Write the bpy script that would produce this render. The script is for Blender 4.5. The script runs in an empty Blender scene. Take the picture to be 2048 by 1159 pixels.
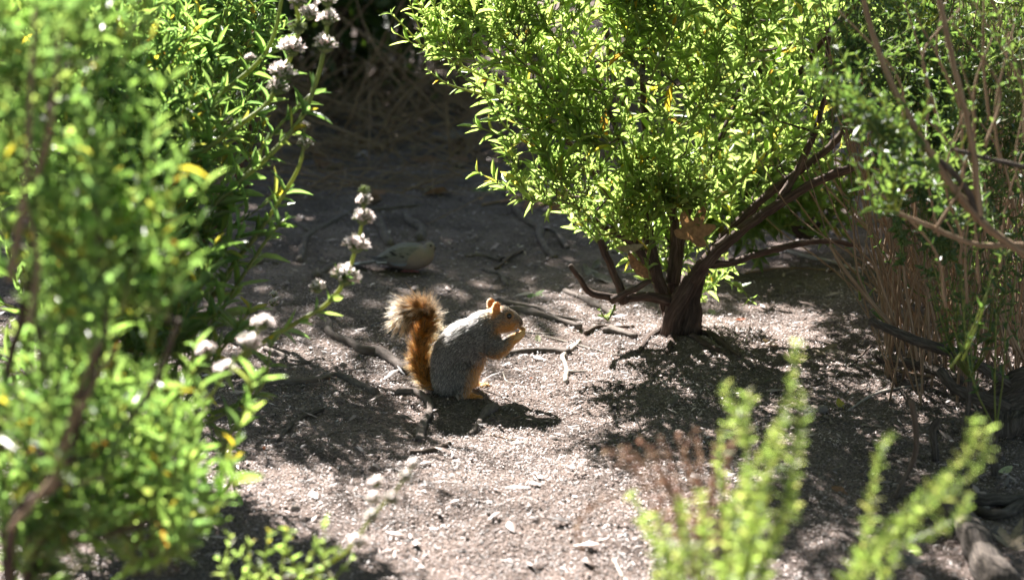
import bpy, math, numpy as np
from mathutils import Matrix, Vector
R = math.radians
rng = np.random.default_rng(11)
sc = bpy.context.scene
COL = sc.collection

# ------------------------------------------------------------------ camera, world, sun, exposure
CAM_H, PITCH, FPX = 1.338, R(13.5), 85 / 36 * 2048
cam = bpy.data.cameras.new('camera'); camo = bpy.data.objects.new('camera', cam); COL.objects.link(camo)
camo.location = (0, 0, CAM_H); camo.rotation_euler = (R(90) - PITCH, 0, 0)
cam.lens = 85; cam.sensor_width = 36; cam.clip_start = .05; cam.clip_end = 1000
cam.dof.use_dof = True; cam.dof.focus_distance = 4.86; cam.dof.aperture_fstop = 3.6
sc.camera = camo
SUN_EL, SUN_AZ = R(40), math.atan2(-.40, .915)          # behind the scene, to the left
to_sun = Vector((math.sin(SUN_AZ) * math.cos(SUN_EL), math.cos(SUN_AZ) * math.cos(SUN_EL), math.sin(SUN_EL)))
w = bpy.data.worlds.new('World'); sc.world = w; w.use_nodes = True
nt = w.node_tree; bg = nt.nodes['Background']
sky = nt.nodes.new('ShaderNodeTexSky'); sky.sky_type = 'NISHITA'; sky.sun_disc = False
sky.sun_elevation = SUN_EL; sky.sun_rotation = SUN_AZ
nt.links.new(sky.outputs[0], bg.inputs[0]); bg.inputs[1].default_value = .05
sun = bpy.data.lights.new('sun', 'SUN'); sun.energy = 5.0; sun.angle = R(.53); sun.color = (1, .95, .905)
suno = bpy.data.objects.new('sun', sun); COL.objects.link(suno)
suno.rotation_euler = to_sun.to_track_quat('Z', 'Y').to_euler()
sc.view_settings.view_transform = 'Standard'; sc.view_settings.look = 'None'
sc.view_settings.exposure = 2.45; sc.view_settings.gamma = 1; sc.view_settings.use_curve_mapping = False
sc.render.engine = 'CYCLES'
cy = sc.cycles
cy.max_bounces = 7; cy.diffuse_bounces = 3; cy.glossy_bounces = 2; cy.transmission_bounces = 5; cy.transparent_max_bounces = 4
cy.sample_clamp_indirect = 4; cy.use_denoising = True
try: cy.denoiser = 'OPENIMAGEDENOISE'
except Exception: pass

# ------------------------------------------------------------------ helpers
cP, sP = math.cos(PITCH), math.sin(PITCH)
def ray(px, py):
    u, v = (px - 1024) / FPX, (579.5 - py) / FPX
    return np.array([u, cP + v * sP, -sP + v * cP])
def at(px, py, Y):
    d = ray(px, py); return np.array([0, 0, CAM_H]) + d * (Y / d[1])
def proj(P):
    P = np.atleast_2d(P); q = P - np.array([0, 0, CAM_H])
    zc = q[:, 1] * cP - q[:, 2] * sP; up = q[:, 1] * sP + q[:, 2] * cP
    zc = np.maximum(zc, .05)
    return 1024 + FPX * q[:, 0] / zc, 579.5 - FPX * up / zc, zc

def vn(x, y, s=0):
    x = np.asarray(x, float); y = np.asarray(y, float)
    xi = np.floor(x); yi = np.floor(y); fx = x - xi; fy = y - yi
    fx = fx * fx * (3 - 2 * fx); fy = fy * fy * (3 - 2 * fy)
    def h(a, b):
        v = np.sin(a * 127.1 + b * 311.7 + s * 74.7) * 43758.5453; return v - np.floor(v)
    a = h(xi, yi); b = h(xi + 1, yi); c = h(xi, yi + 1); d = h(xi + 1, yi + 1)
    return (a + (b - a) * fx) + ((c + (d - c) * fx) - (a + (b - a) * fx)) * fy
def gz(x, y):
    x = np.asarray(x, float); y = np.asarray(y, float)
    z = .030 * (vn(x * 2, y * 2, 1) - .5) + .012 * (vn(x * 7, y * 7, 2) - .5) + .007 * (vn(x * 24, y * 24, 3) - .5) + .004 * (vn(x * 60, y * 60, 4) - .5)
    far = np.clip((np.hypot(x, y - 5) - 5) / 20, 0, 1)
    z = z + far * .35 * (vn(x * .15, y * .15, 5) - .5)
    # level under the two animals
    z = z * np.clip(np.hypot(x + .1, (y - 4.68)) / .16, .15, 1)
    return z
def on(px, py, lift=0):
    d = ray(px, py); z = 0.
    for _ in range(6):
        p = np.array([0, 0, CAM_H]) + d * ((z + lift - CAM_H) / d[2]); z = float(gz(p[0], p[1]))
    return p

def unit(v):
    v = np.asarray(v, float); return v / (np.linalg.norm(v, axis=-1, keepdims=True) + 1e-12)

def make_mesh(name, V, quads=None, tris=None, attrs=None, mat=None, smooth=True):
    me = bpy.data.meshes.new(name); V = np.asarray(V, np.float32)
    quads = np.zeros((0, 4), np.int32) if quads is None or len(quads) == 0 else np.asarray(quads, np.int32)
    tris = np.zeros((0, 3), np.int32) if tris is None or len(tris) == 0 else np.asarray(tris, np.int32)
    me.vertices.add(len(V)); me.vertices.foreach_set('co', V.ravel())
    nl = quads.size + tris.size; me.loops.add(nl)
    me.loops.foreach_set('vertex_index', np.concatenate([quads.ravel(), tris.ravel()]))
    me.polygons.add(len(quads) + len(tris))
    st = np.concatenate([np.arange(len(quads)) * 4, quads.size + np.arange(len(tris)) * 3]).astype(np.int32)
    me.polygons.foreach_set('loop_start', st)
    if smooth: me.polygons.foreach_set('use_smooth', np.ones(len(st), bool))
    me.update(calc_edges=True)
    for k, a in (attrs or {}).items():
        a = np.asarray(a, np.float32)
        t, f = {1: ('FLOAT', 'value'), 2: ('FLOAT_VECTOR', 'vector')}[a.ndim] if a.ndim == 1 or a.shape[1] == 3 else ('FLOAT_COLOR', 'color')
        at_ = me.attributes.new(k, t, 'POINT'); at_.data.foreach_set(f, a.ravel())
    if mat: me.materials.append(mat)
    return me

class MB:
    def __init__(s): s.V = []; s.Q = []; s.T = []; s.A = []; s.B = []; s.n = 0
    def add(s, V, Q=None, T=None, tube=None, tint=None):
        V = np.asarray(V, float); k = len(V)
        s.V.append(V)
        if Q is not None and len(Q): s.Q.append(np.asarray(Q) + s.n)
        if T is not None and len(T): s.T.append(np.asarray(T) + s.n)
        s.A.append(V if tube is None else tube)
        s.B.append(np.full(k, rng.random()) if tint is None else np.broadcast_to(tint, (k,)))
        s.n += k
    def mesh(s, name, mat, smooth=True):
        c = lambda L, k: np.concatenate(L) if L else np.zeros((0, k), int)
        return make_mesh(name, np.concatenate(s.V), c(s.Q, 4), c(s.T, 3), {'tube': np.concatenate(s.A), 'tint': np.concatenate(s.B)}, mat, smooth)

def spline(pts, n=None, step=None):
    P = np.asarray(pts, float)
    if len(P) == 2: P = np.array([P[0], (P[0] + P[1]) / 2, P[1]])
    E = np.vstack([2 * P[0] - P[1], P, 2 * P[-1] - P[-2]])
    if n is None:
        L = np.linalg.norm(np.diff(P[:, :3], axis=0), axis=1).sum(); n = max(4, int(L / step) + 1)
    t = np.linspace(0, len(P) - 1 - 1e-6, n); i = t.astype(int); f = (t - i)[:, None]
    a, b, c, d = E[i], E[i + 1], E[i + 2], E[i + 3]
    return .5 * (2 * b + (c - a) * f + (2 * a - 5 * b + 4 * c - d) * f ** 2 + (3 * b - a - 3 * c + d) * f ** 3)

def frames(P):
    T = unit(np.gradient(P, axis=0)); N = np.zeros_like(T)
    r = np.array([0, 0, 1.]) if abs(T[0][2]) < .9 else np.array([1., 0, 0])
    for i in range(len(P)):
        r = r - T[i] * r.dot(T[i]); r /= np.linalg.norm(r) + 1e-9; N[i] = r
    return T, N, np.cross(T, N)

def tube(mb, P, rad, sides=6, lump=0., twist=0., tint=None, cap=True, flute=0):
    P = np.asarray(P, float); n = len(P); rad = np.broadcast_to(np.asarray(rad, float), (n,))
    T, N, B = frames(P)
    th = np.linspace(0, 2 * np.pi, sides, endpoint=False)
    s = np.concatenate([[0], np.cumsum(np.linalg.norm(np.diff(P, axis=0), axis=1))])
    ang = th[None, :] + twist * s[:, None]
    so = rng.random() * 50
    rr = rad[:, None] * np.ones((1, sides))
    if lump:
        rr = rr * (1 + lump * (2 * vn(np.cos(th)[None] * 1.3 + 7 + so, s[:, None] / (rad.mean() * 4) + np.sin(th)[None] * 1.3, 9) - 1))
    if flute:
        rr = rr * (1 + flute * (2 * vn(np.cos(th)[None] * 3.5 + 9 + so, np.sin(th)[None] * 3.5 + s[:, None] * 3, 8) - 1))
    c, si = np.cos(ang)[..., None], np.sin(ang)[..., None]
    V = P[:, None] + rr[..., None] * (c * N[:, None] + si * B[:, None])
    A = np.stack([np.cos(th)[None] * rad[:, None] + so, np.sin(th)[None] * rad[:, None], np.broadcast_to(s[:, None], (n, sides))], -1)
    V = V.reshape(-1, 3); A = A.reshape(-1, 3)
    i = np.arange(n - 1)[:, None] * sides; j = np.arange(sides)[None]; j2 = (j + 1) % sides
    Q = np.stack([i + j, i + j2, i + sides + j2, i + sides + j], -1).reshape(-1, 4)
    Tr = []
    if cap:
        for e, off in ((0, 0), (n - 1, (n - 1) * sides)):
            V = np.vstack([V, P[e] + (T[e] * rad[e] * .5) * (1 if e else -1)]); A = np.vstack([A, A[off]])
            k = len(V) - 1
            for q in range(sides):
                a, b = off + q, off + (q + 1) % sides
                Tr.append((k, a, b) if e else (k, b, a))
    mb.add(V, Q, Tr, A, tint)

def obj(name, me, parent=None, M=None):
    o = bpy.data.objects.new(name, me); COL.objects.link(o)
    if parent is not None:
        o.parent = parent; o.matrix_parent_inverse = PINV[parent.name]
    if M is not None: o.matrix_basis = M
    PINV[o.name] = (Matrix(M).inverted() if M is not None else Matrix.Identity(4))
    return o
PINV = {}
def thing(name, label, cat, loc, group=None):
    o = bpy.data.objects.new(name, None); COL.objects.link(o); o.location = [float(v) for v in loc]
    o.empty_display_size = .05
    o['label'] = label; o['category'] = cat
    if group: o['group'] = group
    PINV[o.name] = Matrix.Translation(-Vector(o.location))
    return o
def tag(o, label, cat, group=None):
    o['label'] = label; o['category'] = cat
    if group: o['group'] = group
    return o

# ------------------------------------------------------------------ materials
def newmat(name):
    m = bpy.data.materials.new(name); m.use_nodes = True; t = m.node_tree
    return m, t, t.nodes['Principled BSDF'], t.nodes['Material Output']
def N_(t, typ, **kw):
    n = t.nodes.new(typ)
    for k, v in kw.items(): setattr(n, k, v)
    return n
def ramp(t, fac, stops):
    r = N_(t, 'ShaderNodeValToRGB'); e = r.color_ramp.elements
    while len(e) < len(stops): e.new(.5)
    for el, (p, c) in zip(e, stops): el.position = p; el.color = (*c, 1)
    t.links.new(fac, r.inputs[0]); return r
def rnd(t):
    a = N_(t, 'ShaderNodeAttribute', attribute_name='tint'); o = N_(t, 'ShaderNodeObjectInfo')
    s = N_(t, 'ShaderNodeMath', operation='ADD'); f = N_(t, 'ShaderNodeMath', operation='FRACT')
    t.links.new(a.outputs['Fac'], s.inputs[0]); t.links.new(o.outputs['Random'], s.inputs[1]); t.links.new(s.outputs[0], f.inputs[0])
    return f.outputs[0]
def leafmat(name, refl, trans, rough=.42, mix=.5, spec=.5):
    m, t, b, out = newmat(name)
    r = rnd(t); c1 = ramp(t, r, refl); c2 = ramp(t, r, trans)
    tc = N_(t, 'ShaderNodeTexCoord'); nz = N_(t, 'ShaderNodeTexNoise'); nz.inputs['Scale'].default_value = 160; nz.inputs['Detail'].default_value = 2
    t.links.new(tc.outputs['Object'], nz.inputs['Vector'])
    bp = N_(t, 'ShaderNodeBump'); bp.inputs['Strength'].default_value = .35; bp.inputs['Distance'].default_value = .002
    t.links.new(nz.outputs[0], bp.inputs['Height']); t.links.new(bp.outputs[0], b.inputs['Normal'])
    nb = N_(t, 'ShaderNodeTexNoise'); nb.inputs['Scale'].default_value = 7; nb.inputs['Detail'].default_value = 4; t.links.new(tc.outputs['Object'], nb.inputs['Vector'])
    cb = ramp(t, nb.outputs[0], [(.32, (.6, .6, .6)), (.68, (1.2, 1.15, 1.1))]); outs = []
    for cc in (c1, c2):
        mm = N_(t, 'ShaderNodeMix', data_type='RGBA', blend_type='MULTIPLY'); mm.inputs[0].default_value = 1
        t.links.new(cc.outputs[0], mm.inputs[6]); t.links.new(cb.outputs[0], mm.inputs[7]); outs.append(mm.outputs[2])
    t.links.new(outs[0], b.inputs['Base Color']); b.inputs['Roughness'].default_value = rough
    b.inputs['Specular IOR Level'].default_value = spec
    tr = N_(t, 'ShaderNodeBsdfTranslucent'); t.links.new(outs[1], tr.inputs[0])
    mx = N_(t, 'ShaderNodeMixShader'); mx.inputs[0].default_value = mix
    t.links.new(b.outputs[0], mx.inputs[1]); t.links.new(tr.outputs[0], mx.inputs[2]); t.links.new(mx.outputs[0], out.inputs[0])
    return m
def barkmat(name, stops, scale=(220, 220, 22), bump=.5, rough=.85, dist=.003, fleck=None):
    m, t, b, out = newmat(name)
    a = N_(t, 'ShaderNodeAttribute', attribute_name='tube'); mp = N_(t, 'ShaderNodeMapping')
    mp.inputs['Scale'].default_value = scale; t.links.new(a.outputs['Vector'], mp.inputs[0])
    nz = N_(t, 'ShaderNodeTexNoise'); nz.inputs['Scale'].default_value = 1; nz.inputs['Detail'].default_value = 5; nz.inputs['Roughness'].default_value = .65
    t.links.new(mp.outputs[0], nz.inputs['Vector'])
    c = ramp(t, nz.outputs[0], stops)
    t.links.new(c.outputs[0], b.inputs['Base Color']); b.inputs['Roughness'].default_value = rough; b.inputs['Specular IOR Level'].default_value = .25
    bp = N_(t, 'ShaderNodeBump'); bp.inputs['Strength'].default_value = bump; bp.inputs['Distance'].default_value = dist
    t.links.new(nz.outputs[0], bp.inputs['Height']); t.links.new(bp.outputs[0], b.inputs['Normal'])
    return m
def plain(name, col, rough=.6, spec=.5, noise=0, nscale=80):
    m, t, b, out = newmat(name)
    b.inputs['Base Color'].default_value = (*col, 1); b.inputs['Roughness'].default_value = rough; b.inputs['Specular IOR Level'].default_value = spec
    if noise:
        tc = N_(t, 'ShaderNodeTexCoord'); nz = N_(t, 'ShaderNodeTexNoise'); nz.inputs['Scale'].default_value = nscale; nz.inputs['Detail'].default_value = 4
        t.links.new(tc.outputs['Object'], nz.inputs['Vector'])
        c = ramp(t, nz.outputs[0], [(.3, tuple(x * (1 - noise) for x in col)), (.7, tuple(min(1, x * (1 + noise)) for x in col))])
        t.links.new(c.outputs[0], b.inputs['Base Color'])
        bp = N_(t, 'ShaderNodeBump'); bp.inputs['Strength'].default_value = .4; bp.inputs['Distance'].default_value = .003
        t.links.new(nz.outputs[0], bp.inputs['Height']); t.links.new(bp.outputs[0], b.inputs['Normal'])
    return m

M = {}
M['sage'] = leafmat('sage_leaf', [(0, (.050, .095, .030)), (.35, (.075, .13, .035)), (.7, (.065, .12, .045)), (.95, (.10, .15, .04)), (.989, (.25, .22, .03)), (.998, (.22, .13, .04))],
                    [(0, (.36, .56, .11)), (.35, (.52, .72, .17)), (.7, (.44, .66, .17)), (.95, (.62, .74, .2)), (.989, (.80, .66, .05)), (.998, (.55, .30, .05))], rough=.36, mix=.6, spec=.6)
M['sagecool'] = leafmat('sage_leaf_cool', [(0, (.045, .095, .035)), (.35, (.065, .125, .045)), (.7, (.06, .115, .055)), (.95, (.09, .14, .05)), (.991, (.25, .22, .03)), (.998, (.22, .13, .04))],
                    [(0, (.24, .45, .08)), (.35, (.38, .61, .12)), (.7, (.29, .53, .14)), (.95, (.52, .70, .15)), (.991, (.80, .66, .05)), (.998, (.55, .30, .05))], rough=.33, mix=.5, spec=.7)
M['laurel'] = leafmat('laurel_leaf', [(0, (.03, .06, .02)), (.5, (.045, .08, .025)), (1, (.06, .10, .03))], [(0, (.10, .2, .02)), (1, (.16, .28, .03))], mix=.3)
M['broom'] = leafmat('broom_leaf', [(0, (.045, .085, .04)), (.5, (.06, .105, .055)), (1, (.085, .12, .055))], [(0, (.14, .28, .05)), (1, (.26, .38, .07))], mix=.4)
M['chamise'] = leafmat('chamise_leaf', [(0, (.10, .17, .05)), (.5, (.15, .22, .07)), (1, (.22, .24, .07))], [(0, (.44, .66, .13)), (.6, (.58, .78, .18)), (1, (.76, .80, .24))], mix=.55)
M['petal'] = leafmat('petal', [(0, (.88, .86, .84)), (.6, (.87, .83, .82)), (1, (.78, .64, .62))], [(0, (.95, .92, .9)), (1, (.95, .82, .8))], rough=.6, mix=.7, spec=.2)
M['calyx'] = leafmat('calyx', [(0, (.16, .22, .07)), (1, (.22, .27, .12))], [(0, (.35, .45, .08)), (1, (.5, .55, .15))], rough=.7, mix=.35)
M['dryhead'] = leafmat('dry_seed_head', [(0, (.20, .21, .13)), (1, (.26, .25, .18))], [(0, (.3, .34, .14)), (1, (.45, .45, .2))], rough=.8, mix=.3)
M['greenstem'] = leafmat('green_stem', [(0, (.14, .18, .05)), (1, (.22, .26, .07))], [(0, (.4, .5, .06)), (1, (.55, .6, .08))], mix=.3)
M['dryfern'] = leafmat('dry_flower', [(0, (.20, .10, .08)), (.5, (.30, .19, .14)), (1, (.42, .31, .22))], [(0, (.38, .19, .13)), (1, (.6, .44, .3))], mix=.35, rough=.8, spec=.1)
M['bark'] = barkmat('shrub_bark', [(.3, (.028, .018, .013)), (.5, (.075, .047, .034)), (.7, (.17, .115, .085))], bump=.9, dist=.006)
M['greybark'] = barkmat('grey_bark', [(.3, (.03, .023, .018)), (.5, (.085, .066, .052)), (.72, (.18, .145, .115))], scale=(260, 260, 40), bump=1., dist=.008)
M['root'] = barkmat('root_bark', [(.3, (.065, .048, .038)), (.5, (.12, .093, .077)), (.72, (.19, .152, .128))], scale=(120, 120, 40), bump=.4, dist=.003)
M['drystem'] = barkmat('dry_stem', [(.3, (.12, .07, .042)), (.5, (.23, .15, .09)), (.7, (.37, .27, .175))], scale=(500, 500, 15), bump=.3, dist=.001)
M['palestick'] = barkmat('pale_stick', [(.3, (.22, .18, .15)), (.5, (.36, .31, .26)), (.7, (.5, .45, .39))], scale=(300, 300, 30), bump=.3, dist=.001)
M['deadwood'] = barkmat('dead_wood', [(.3, (.05, .034, .024)), (.5, (.10, .07, .05)), (.7, (.18, .13, .10))], scale=(300, 300, 20), bump=.4, dist=.002)
def deadleaf(name, col, tr):
    return leafmat(name, [(0, tuple(c * .8 for c in col)), (1, tuple(min(1, c * 1.2) for c in col))], [(0, tr), (1, tr)], rough=.7, mix=.3, spec=.2)
M['brownleaf'] = deadleaf('brown_leaf', (.26, .15, .09), (.45, .25, .10))
M['tanleaf'] = deadleaf('tan_leaf', (.30, .25, .18), (.4, .3, .15))
M['greyleaf'] = deadleaf('grey_leaf', (.20, .19, .17), (.25, .22, .17))
M['paleleaf'] = deadleaf('pale_leaf', (.45, .47, .28), (.55, .6, .2))
M['yellowleaf'] = deadleaf('yellow_leaf', (.55, .48, .10), (.8, .7, .08))
M['greenleaf'] = deadleaf('fallen_green_leaf', (.16, .24, .09), (.3, .45, .08))
M['redleaf'] = deadleaf('rust_leaf', (.35, .10, .03), (.6, .18, .03))
M['rock'] = plain('rock', (.22, .18, .15), .9, .2, .35, 40)

# soil
m, t, b, out = newmat('soil'); M['soil'] = m
tc = N_(t, 'ShaderNodeTexCoord')
n1 = N_(t, 'ShaderNodeTexNoise'); n1.inputs['Scale'].default_value = 150; n1.inputs['Detail'].default_value = 6; n1.inputs['Roughness'].default_value = .7
n2 = N_(t, 'ShaderNodeTexNoise'); n2.inputs['Scale'].default_value = 6; n2.inputs['Detail'].default_value = 4
vo = N_(t, 'ShaderNodeTexVoronoi'); vo.inputs['Scale'].default_value = 170
for n in (n1, n2, vo): t.links.new(tc.outputs['Object'], n.inputs['Vector'])
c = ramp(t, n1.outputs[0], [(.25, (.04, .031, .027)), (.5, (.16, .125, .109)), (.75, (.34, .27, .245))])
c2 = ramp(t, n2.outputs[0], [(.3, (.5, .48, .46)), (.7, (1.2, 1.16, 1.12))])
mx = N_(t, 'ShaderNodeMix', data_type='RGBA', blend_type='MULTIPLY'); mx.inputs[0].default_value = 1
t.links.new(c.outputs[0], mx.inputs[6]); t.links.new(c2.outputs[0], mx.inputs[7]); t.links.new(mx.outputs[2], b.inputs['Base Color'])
b.inputs['Roughness'].default_value = .95; b.inputs['Specular IOR Level'].default_value = .15
ad = N_(t, 'ShaderNodeMath', operation='ADD'); t.links.new(n1.outputs[0], ad.inputs[0]); t.links.new(vo.outputs['Distance'], ad.inputs[1])
bp = N_(t, 'ShaderNodeBump'); bp.inputs['Strength'].default_value = .8; bp.inputs['Distance'].default_value = .006
t.links.new(ad.outputs[0], bp.inputs['Height']); t.links.new(bp.outputs[0], b.inputs['Normal'])
# seed hulls and chips
m, t, b, out = newmat('seed_hulls'); M['hull'] = m
r = rnd(t)
c = ramp(t, r, [(0, (.018, .014, .012)), (.25, (.06, .045, .038)), (.5, (.15, .108, .088)), (.75, (.31, .228, .198)), (.93, (.45, .345, .31)), (1, (.68, .57, .53))])
t.links.new(c.outputs[0], b.inputs['Base Color']); b.inputs['Roughness'].default_value = .55; b.inputs['Specular IOR Level'].default_value = .45

# ------------------------------------------------------------------ ground
def axis(lo, hi, step, out):
    core = np.arange(lo, hi + step / 2, step); g = step * 1.35 ** np.arange(1, 60)
    g = np.cumsum(g); g = g[g < out]; return np.concatenate([(lo - g)[::-1], core, hi + g])
gx, gy = axis(-1.7, 1.7, .014, 300), axis(3.2, 8.4, .018, 300)
X, Y = np.meshgrid(gx, gy); Z = gz(X, Y)
nx, ny = len(gx), len(gy)
i, j = np.meshgrid(np.arange(nx - 1), np.arange(ny - 1)); k = (j * nx + i).ravel()
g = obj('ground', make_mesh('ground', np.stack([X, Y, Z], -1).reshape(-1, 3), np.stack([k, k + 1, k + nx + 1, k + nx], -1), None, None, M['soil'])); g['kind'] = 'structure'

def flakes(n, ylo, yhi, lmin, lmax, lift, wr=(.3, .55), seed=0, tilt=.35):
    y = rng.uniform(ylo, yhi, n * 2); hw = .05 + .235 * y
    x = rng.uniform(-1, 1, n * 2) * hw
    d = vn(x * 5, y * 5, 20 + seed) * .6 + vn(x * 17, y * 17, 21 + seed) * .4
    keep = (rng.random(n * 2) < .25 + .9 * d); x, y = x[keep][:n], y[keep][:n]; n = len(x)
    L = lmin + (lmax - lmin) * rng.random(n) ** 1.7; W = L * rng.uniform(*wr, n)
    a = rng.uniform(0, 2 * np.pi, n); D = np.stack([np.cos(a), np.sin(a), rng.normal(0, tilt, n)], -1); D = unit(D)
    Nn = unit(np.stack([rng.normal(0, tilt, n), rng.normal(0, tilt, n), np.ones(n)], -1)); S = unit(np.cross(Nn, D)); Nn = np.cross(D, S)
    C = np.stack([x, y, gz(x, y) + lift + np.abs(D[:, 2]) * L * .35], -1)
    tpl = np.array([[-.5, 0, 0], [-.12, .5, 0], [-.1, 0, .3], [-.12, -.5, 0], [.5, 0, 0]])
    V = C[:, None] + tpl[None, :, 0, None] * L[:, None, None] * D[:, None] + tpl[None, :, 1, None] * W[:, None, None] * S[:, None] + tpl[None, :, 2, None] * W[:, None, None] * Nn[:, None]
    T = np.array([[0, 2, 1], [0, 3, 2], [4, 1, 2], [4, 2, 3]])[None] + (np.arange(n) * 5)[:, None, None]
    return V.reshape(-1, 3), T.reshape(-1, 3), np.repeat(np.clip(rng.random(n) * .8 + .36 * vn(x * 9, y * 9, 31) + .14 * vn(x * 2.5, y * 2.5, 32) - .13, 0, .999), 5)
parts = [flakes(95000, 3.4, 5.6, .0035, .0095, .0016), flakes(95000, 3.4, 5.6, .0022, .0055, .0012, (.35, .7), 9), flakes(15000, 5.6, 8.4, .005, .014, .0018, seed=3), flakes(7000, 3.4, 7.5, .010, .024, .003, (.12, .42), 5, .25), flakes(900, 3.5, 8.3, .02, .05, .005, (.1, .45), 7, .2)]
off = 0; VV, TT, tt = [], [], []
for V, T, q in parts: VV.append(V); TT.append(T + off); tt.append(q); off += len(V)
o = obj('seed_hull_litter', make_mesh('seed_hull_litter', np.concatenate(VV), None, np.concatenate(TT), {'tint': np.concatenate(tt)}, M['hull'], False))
o['kind'] = 'stuff'; tag(o, 'grey and tan seed hulls and chips scattered over the soil', 'litter')

# ------------------------------------------------------------------ leaves
def leaf_tpl(bend, fold, wpos=.42, serr=0):
    xs = [0, .10, .30, .58, .82, 1.0]; V = []
    for x in xs:
        wd = 0 if x in (0, 1.0) else (math.sin(math.pi * min(1, x ** .8)) ** .9) * .5
        if x == .10: wd = .10
        z = bend * (x ** 2) ; 
        if wd == 0: V.append((x, 0, z))
        else: V += [(x, wd, z + fold * wd), (x, 0, z), (x, -wd, z + fold * wd)]
    V = np.array(V); Q, T = [], [(0, 2, 1), (0, 3, 2)]
    for s in range(3):
        a = 1 + 3 * s; Q += [(a, a + 1, a + 4, a + 3), (a + 1, a + 2, a + 5, a + 4)]
    T += [(13, 10, 11), (13, 11, 12)]
    return V, np.array(Q), np.array(T)
LT = [leaf_tpl(-.10, .35), leaf_tpl(-.28, .25), leaf_tpl(.12, .45), leaf_tpl(-.02, .15)]
class Leaves:
    def __init__(s): s.P = []; s.D = []; s.N = []; s.L = []; s.W = []
    def add(s, P, D, N, L, W): s.P.append(P); s.D.append(D); s.N.append(N); s.L.append(L); s.W.append(W)
    def done(s):
        P, D, N, L, W = (np.concatenate(a) for a in (s.P, s.D, s.N, s.L, s.W))
        D = unit(D); S = unit(np.cross(N, D)); N = np.cross(D, S); return P, D, S, N, L, W
def leafmesh(name, P, D, S, N, L, W, mat):
    var = rng.integers(0, 4, len(P)); VV, QQ, TT, tt = [], [], [], []; off = 0
    for v in range(4):
        I = np.where(var == v)[0]
        if not len(I): continue
        tv, tq, ttt = LT[v]; k = len(tv)
        V = P[I, None] + tv[None, :, 0, None] * L[I, None, None] * D[I, None] + tv[None, :, 1, None] * W[I, None, None] * S[I, None] + tv[None, :, 2, None] * (L[I] * .9)[:, None, None] * N[I, None] * np.where(np.abs(tv[None, :, 1, None]) > 0, 1, 1)
        o_ = (np.arange(len(I)) * k)[:, None, None] + off
        VV.append(V.reshape(-1, 3)); QQ.append((tq[None] + o_).reshape(-1, 4)); TT.append((ttt[None] + o_).reshape(-1, 3)); tt.append(np.repeat(rng.random(len(I)), k)); off += len(I) * k
    return make_mesh(name, np.concatenate(VV), np.concatenate(QQ), np.concatenate(TT), {'tint': np.concatenate(tt)}, mat)
LEAF1 = {}
def leafdata(mat):
    if mat.name not in LEAF1:
        LEAF1[mat.name] = []
        for v in range(4):
            tv, tq, ttt = LT[v]; LEAF1[mat.name].append(make_mesh('leaf', tv, tq, ttt, None, mat))
    return LEAF1[mat.name]
def put_leaves(root, lv, mat, nparts=300, cell=9):
    P, D, S, N, L, W = lv.done(); C = P + D * L[:, None] * .5
    px, py, zc = proj(C)
    ok = (px > 0) & (px < 2048) & (py > 0) & (py < 1159)
    area = L * W / zc ** 2 * np.abs(np.sum(N * unit(C - np.array([0, 0, CAM_H])), 1) + .15)
    key = (px // cell).astype(int) * 1000 + (py // cell).astype(int)
    best = {}
    for q in np.where(ok)[0][np.argsort(zc[ok])]:
        best.setdefault(key[q], q)
    cand = np.array(sorted(best.values(), key=lambda q: -area[q])[:nparts], int)
    mask = np.ones(len(P), bool); 
    if len(cand): mask[cand] = False
    md = leafdata(mat)
    for q in cand:
        A = Matrix(((D[q, 0] * L[q], S[q, 0] * W[q], N[q, 0] * L[q] * .9, P[q, 0]), (D[q, 1] * L[q], S[q, 1] * W[q], N[q, 1] * L[q] * .9, P[q, 1]), (D[q, 2] * L[q], S[q, 2] * W[q], N[q, 2] * L[q] * .9, P[q, 2]), (0, 0, 0, 1)))
        obj('leaf', md[rng.integers(0, 4)], root, A)
    if mask.any():
        o = obj('foliage', leafmesh('foliage', P[mask], D[mask], S[mask], N[mask], L[mask], W[mask], mat), root); o['kind'] = 'stuff'

def stem_leaves(lv, P, L0, ratio=.24, spacing=.02, start=.2, axil=1, taper=.5, spread=.9, end=1.):
    """opposite pairs of leaves along a stem, each pair turned a quarter from the last"""
    s = np.concatenate([[0], np.cumsum(np.linalg.norm(np.diff(P, axis=0), axis=1))]); tot = s[-1]
    u = np.arange(start * tot, tot * end, spacing); u = np.append(u, tot * end)
    if len(u) < 1: return
    C = np.stack([np.interp(u, s, P[:, q]) for q in range(3)], -1)
    T, Nn, B = frames(P); Ti = unit(np.stack([np.interp(u, s, T[:, q]) for q in range(3)], -1)); Ni = np.stack([np.interp(u, s, Nn[:, q]) for q in range(3)], -1)
    Ni = unit(Ni - Ti * np.sum(Ni * Ti, 1, keepdims=True)); Bi = np.cross(Ti, Ni)
    k = len(u); ph = np.arange(k) * (np.pi / 2) + rng.random() * 6 + rng.normal(0, .3, k)
    tp = 1 - taper * (u / tot)
    for rep in range(1 + axil):
        for sgn in (0, np.pi):
            a = ph + sgn + (rng.normal(0, .5, k) if rep else 0)
            side = np.cos(a)[:, None] * Ni + np.sin(a)[:, None] * Bi
            up = rng.normal(.75 if rep == 0 else 1.0, .25, k)[:, None]
            D = unit(side * spread + Ti * up + rng.normal(0, .12, (k, 3)))
            N = unit(Ti - side * .55 + rng.normal(0, .25, (k, 3)))
            L = L0 * tp * rng.uniform(.5, 1.15, k) * (1 if rep == 0 else rng.uniform(.35, .65, k))
            lv.add(C, D, N, L, L * ratio * rng.uniform(.8, 1.25, k))

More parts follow.
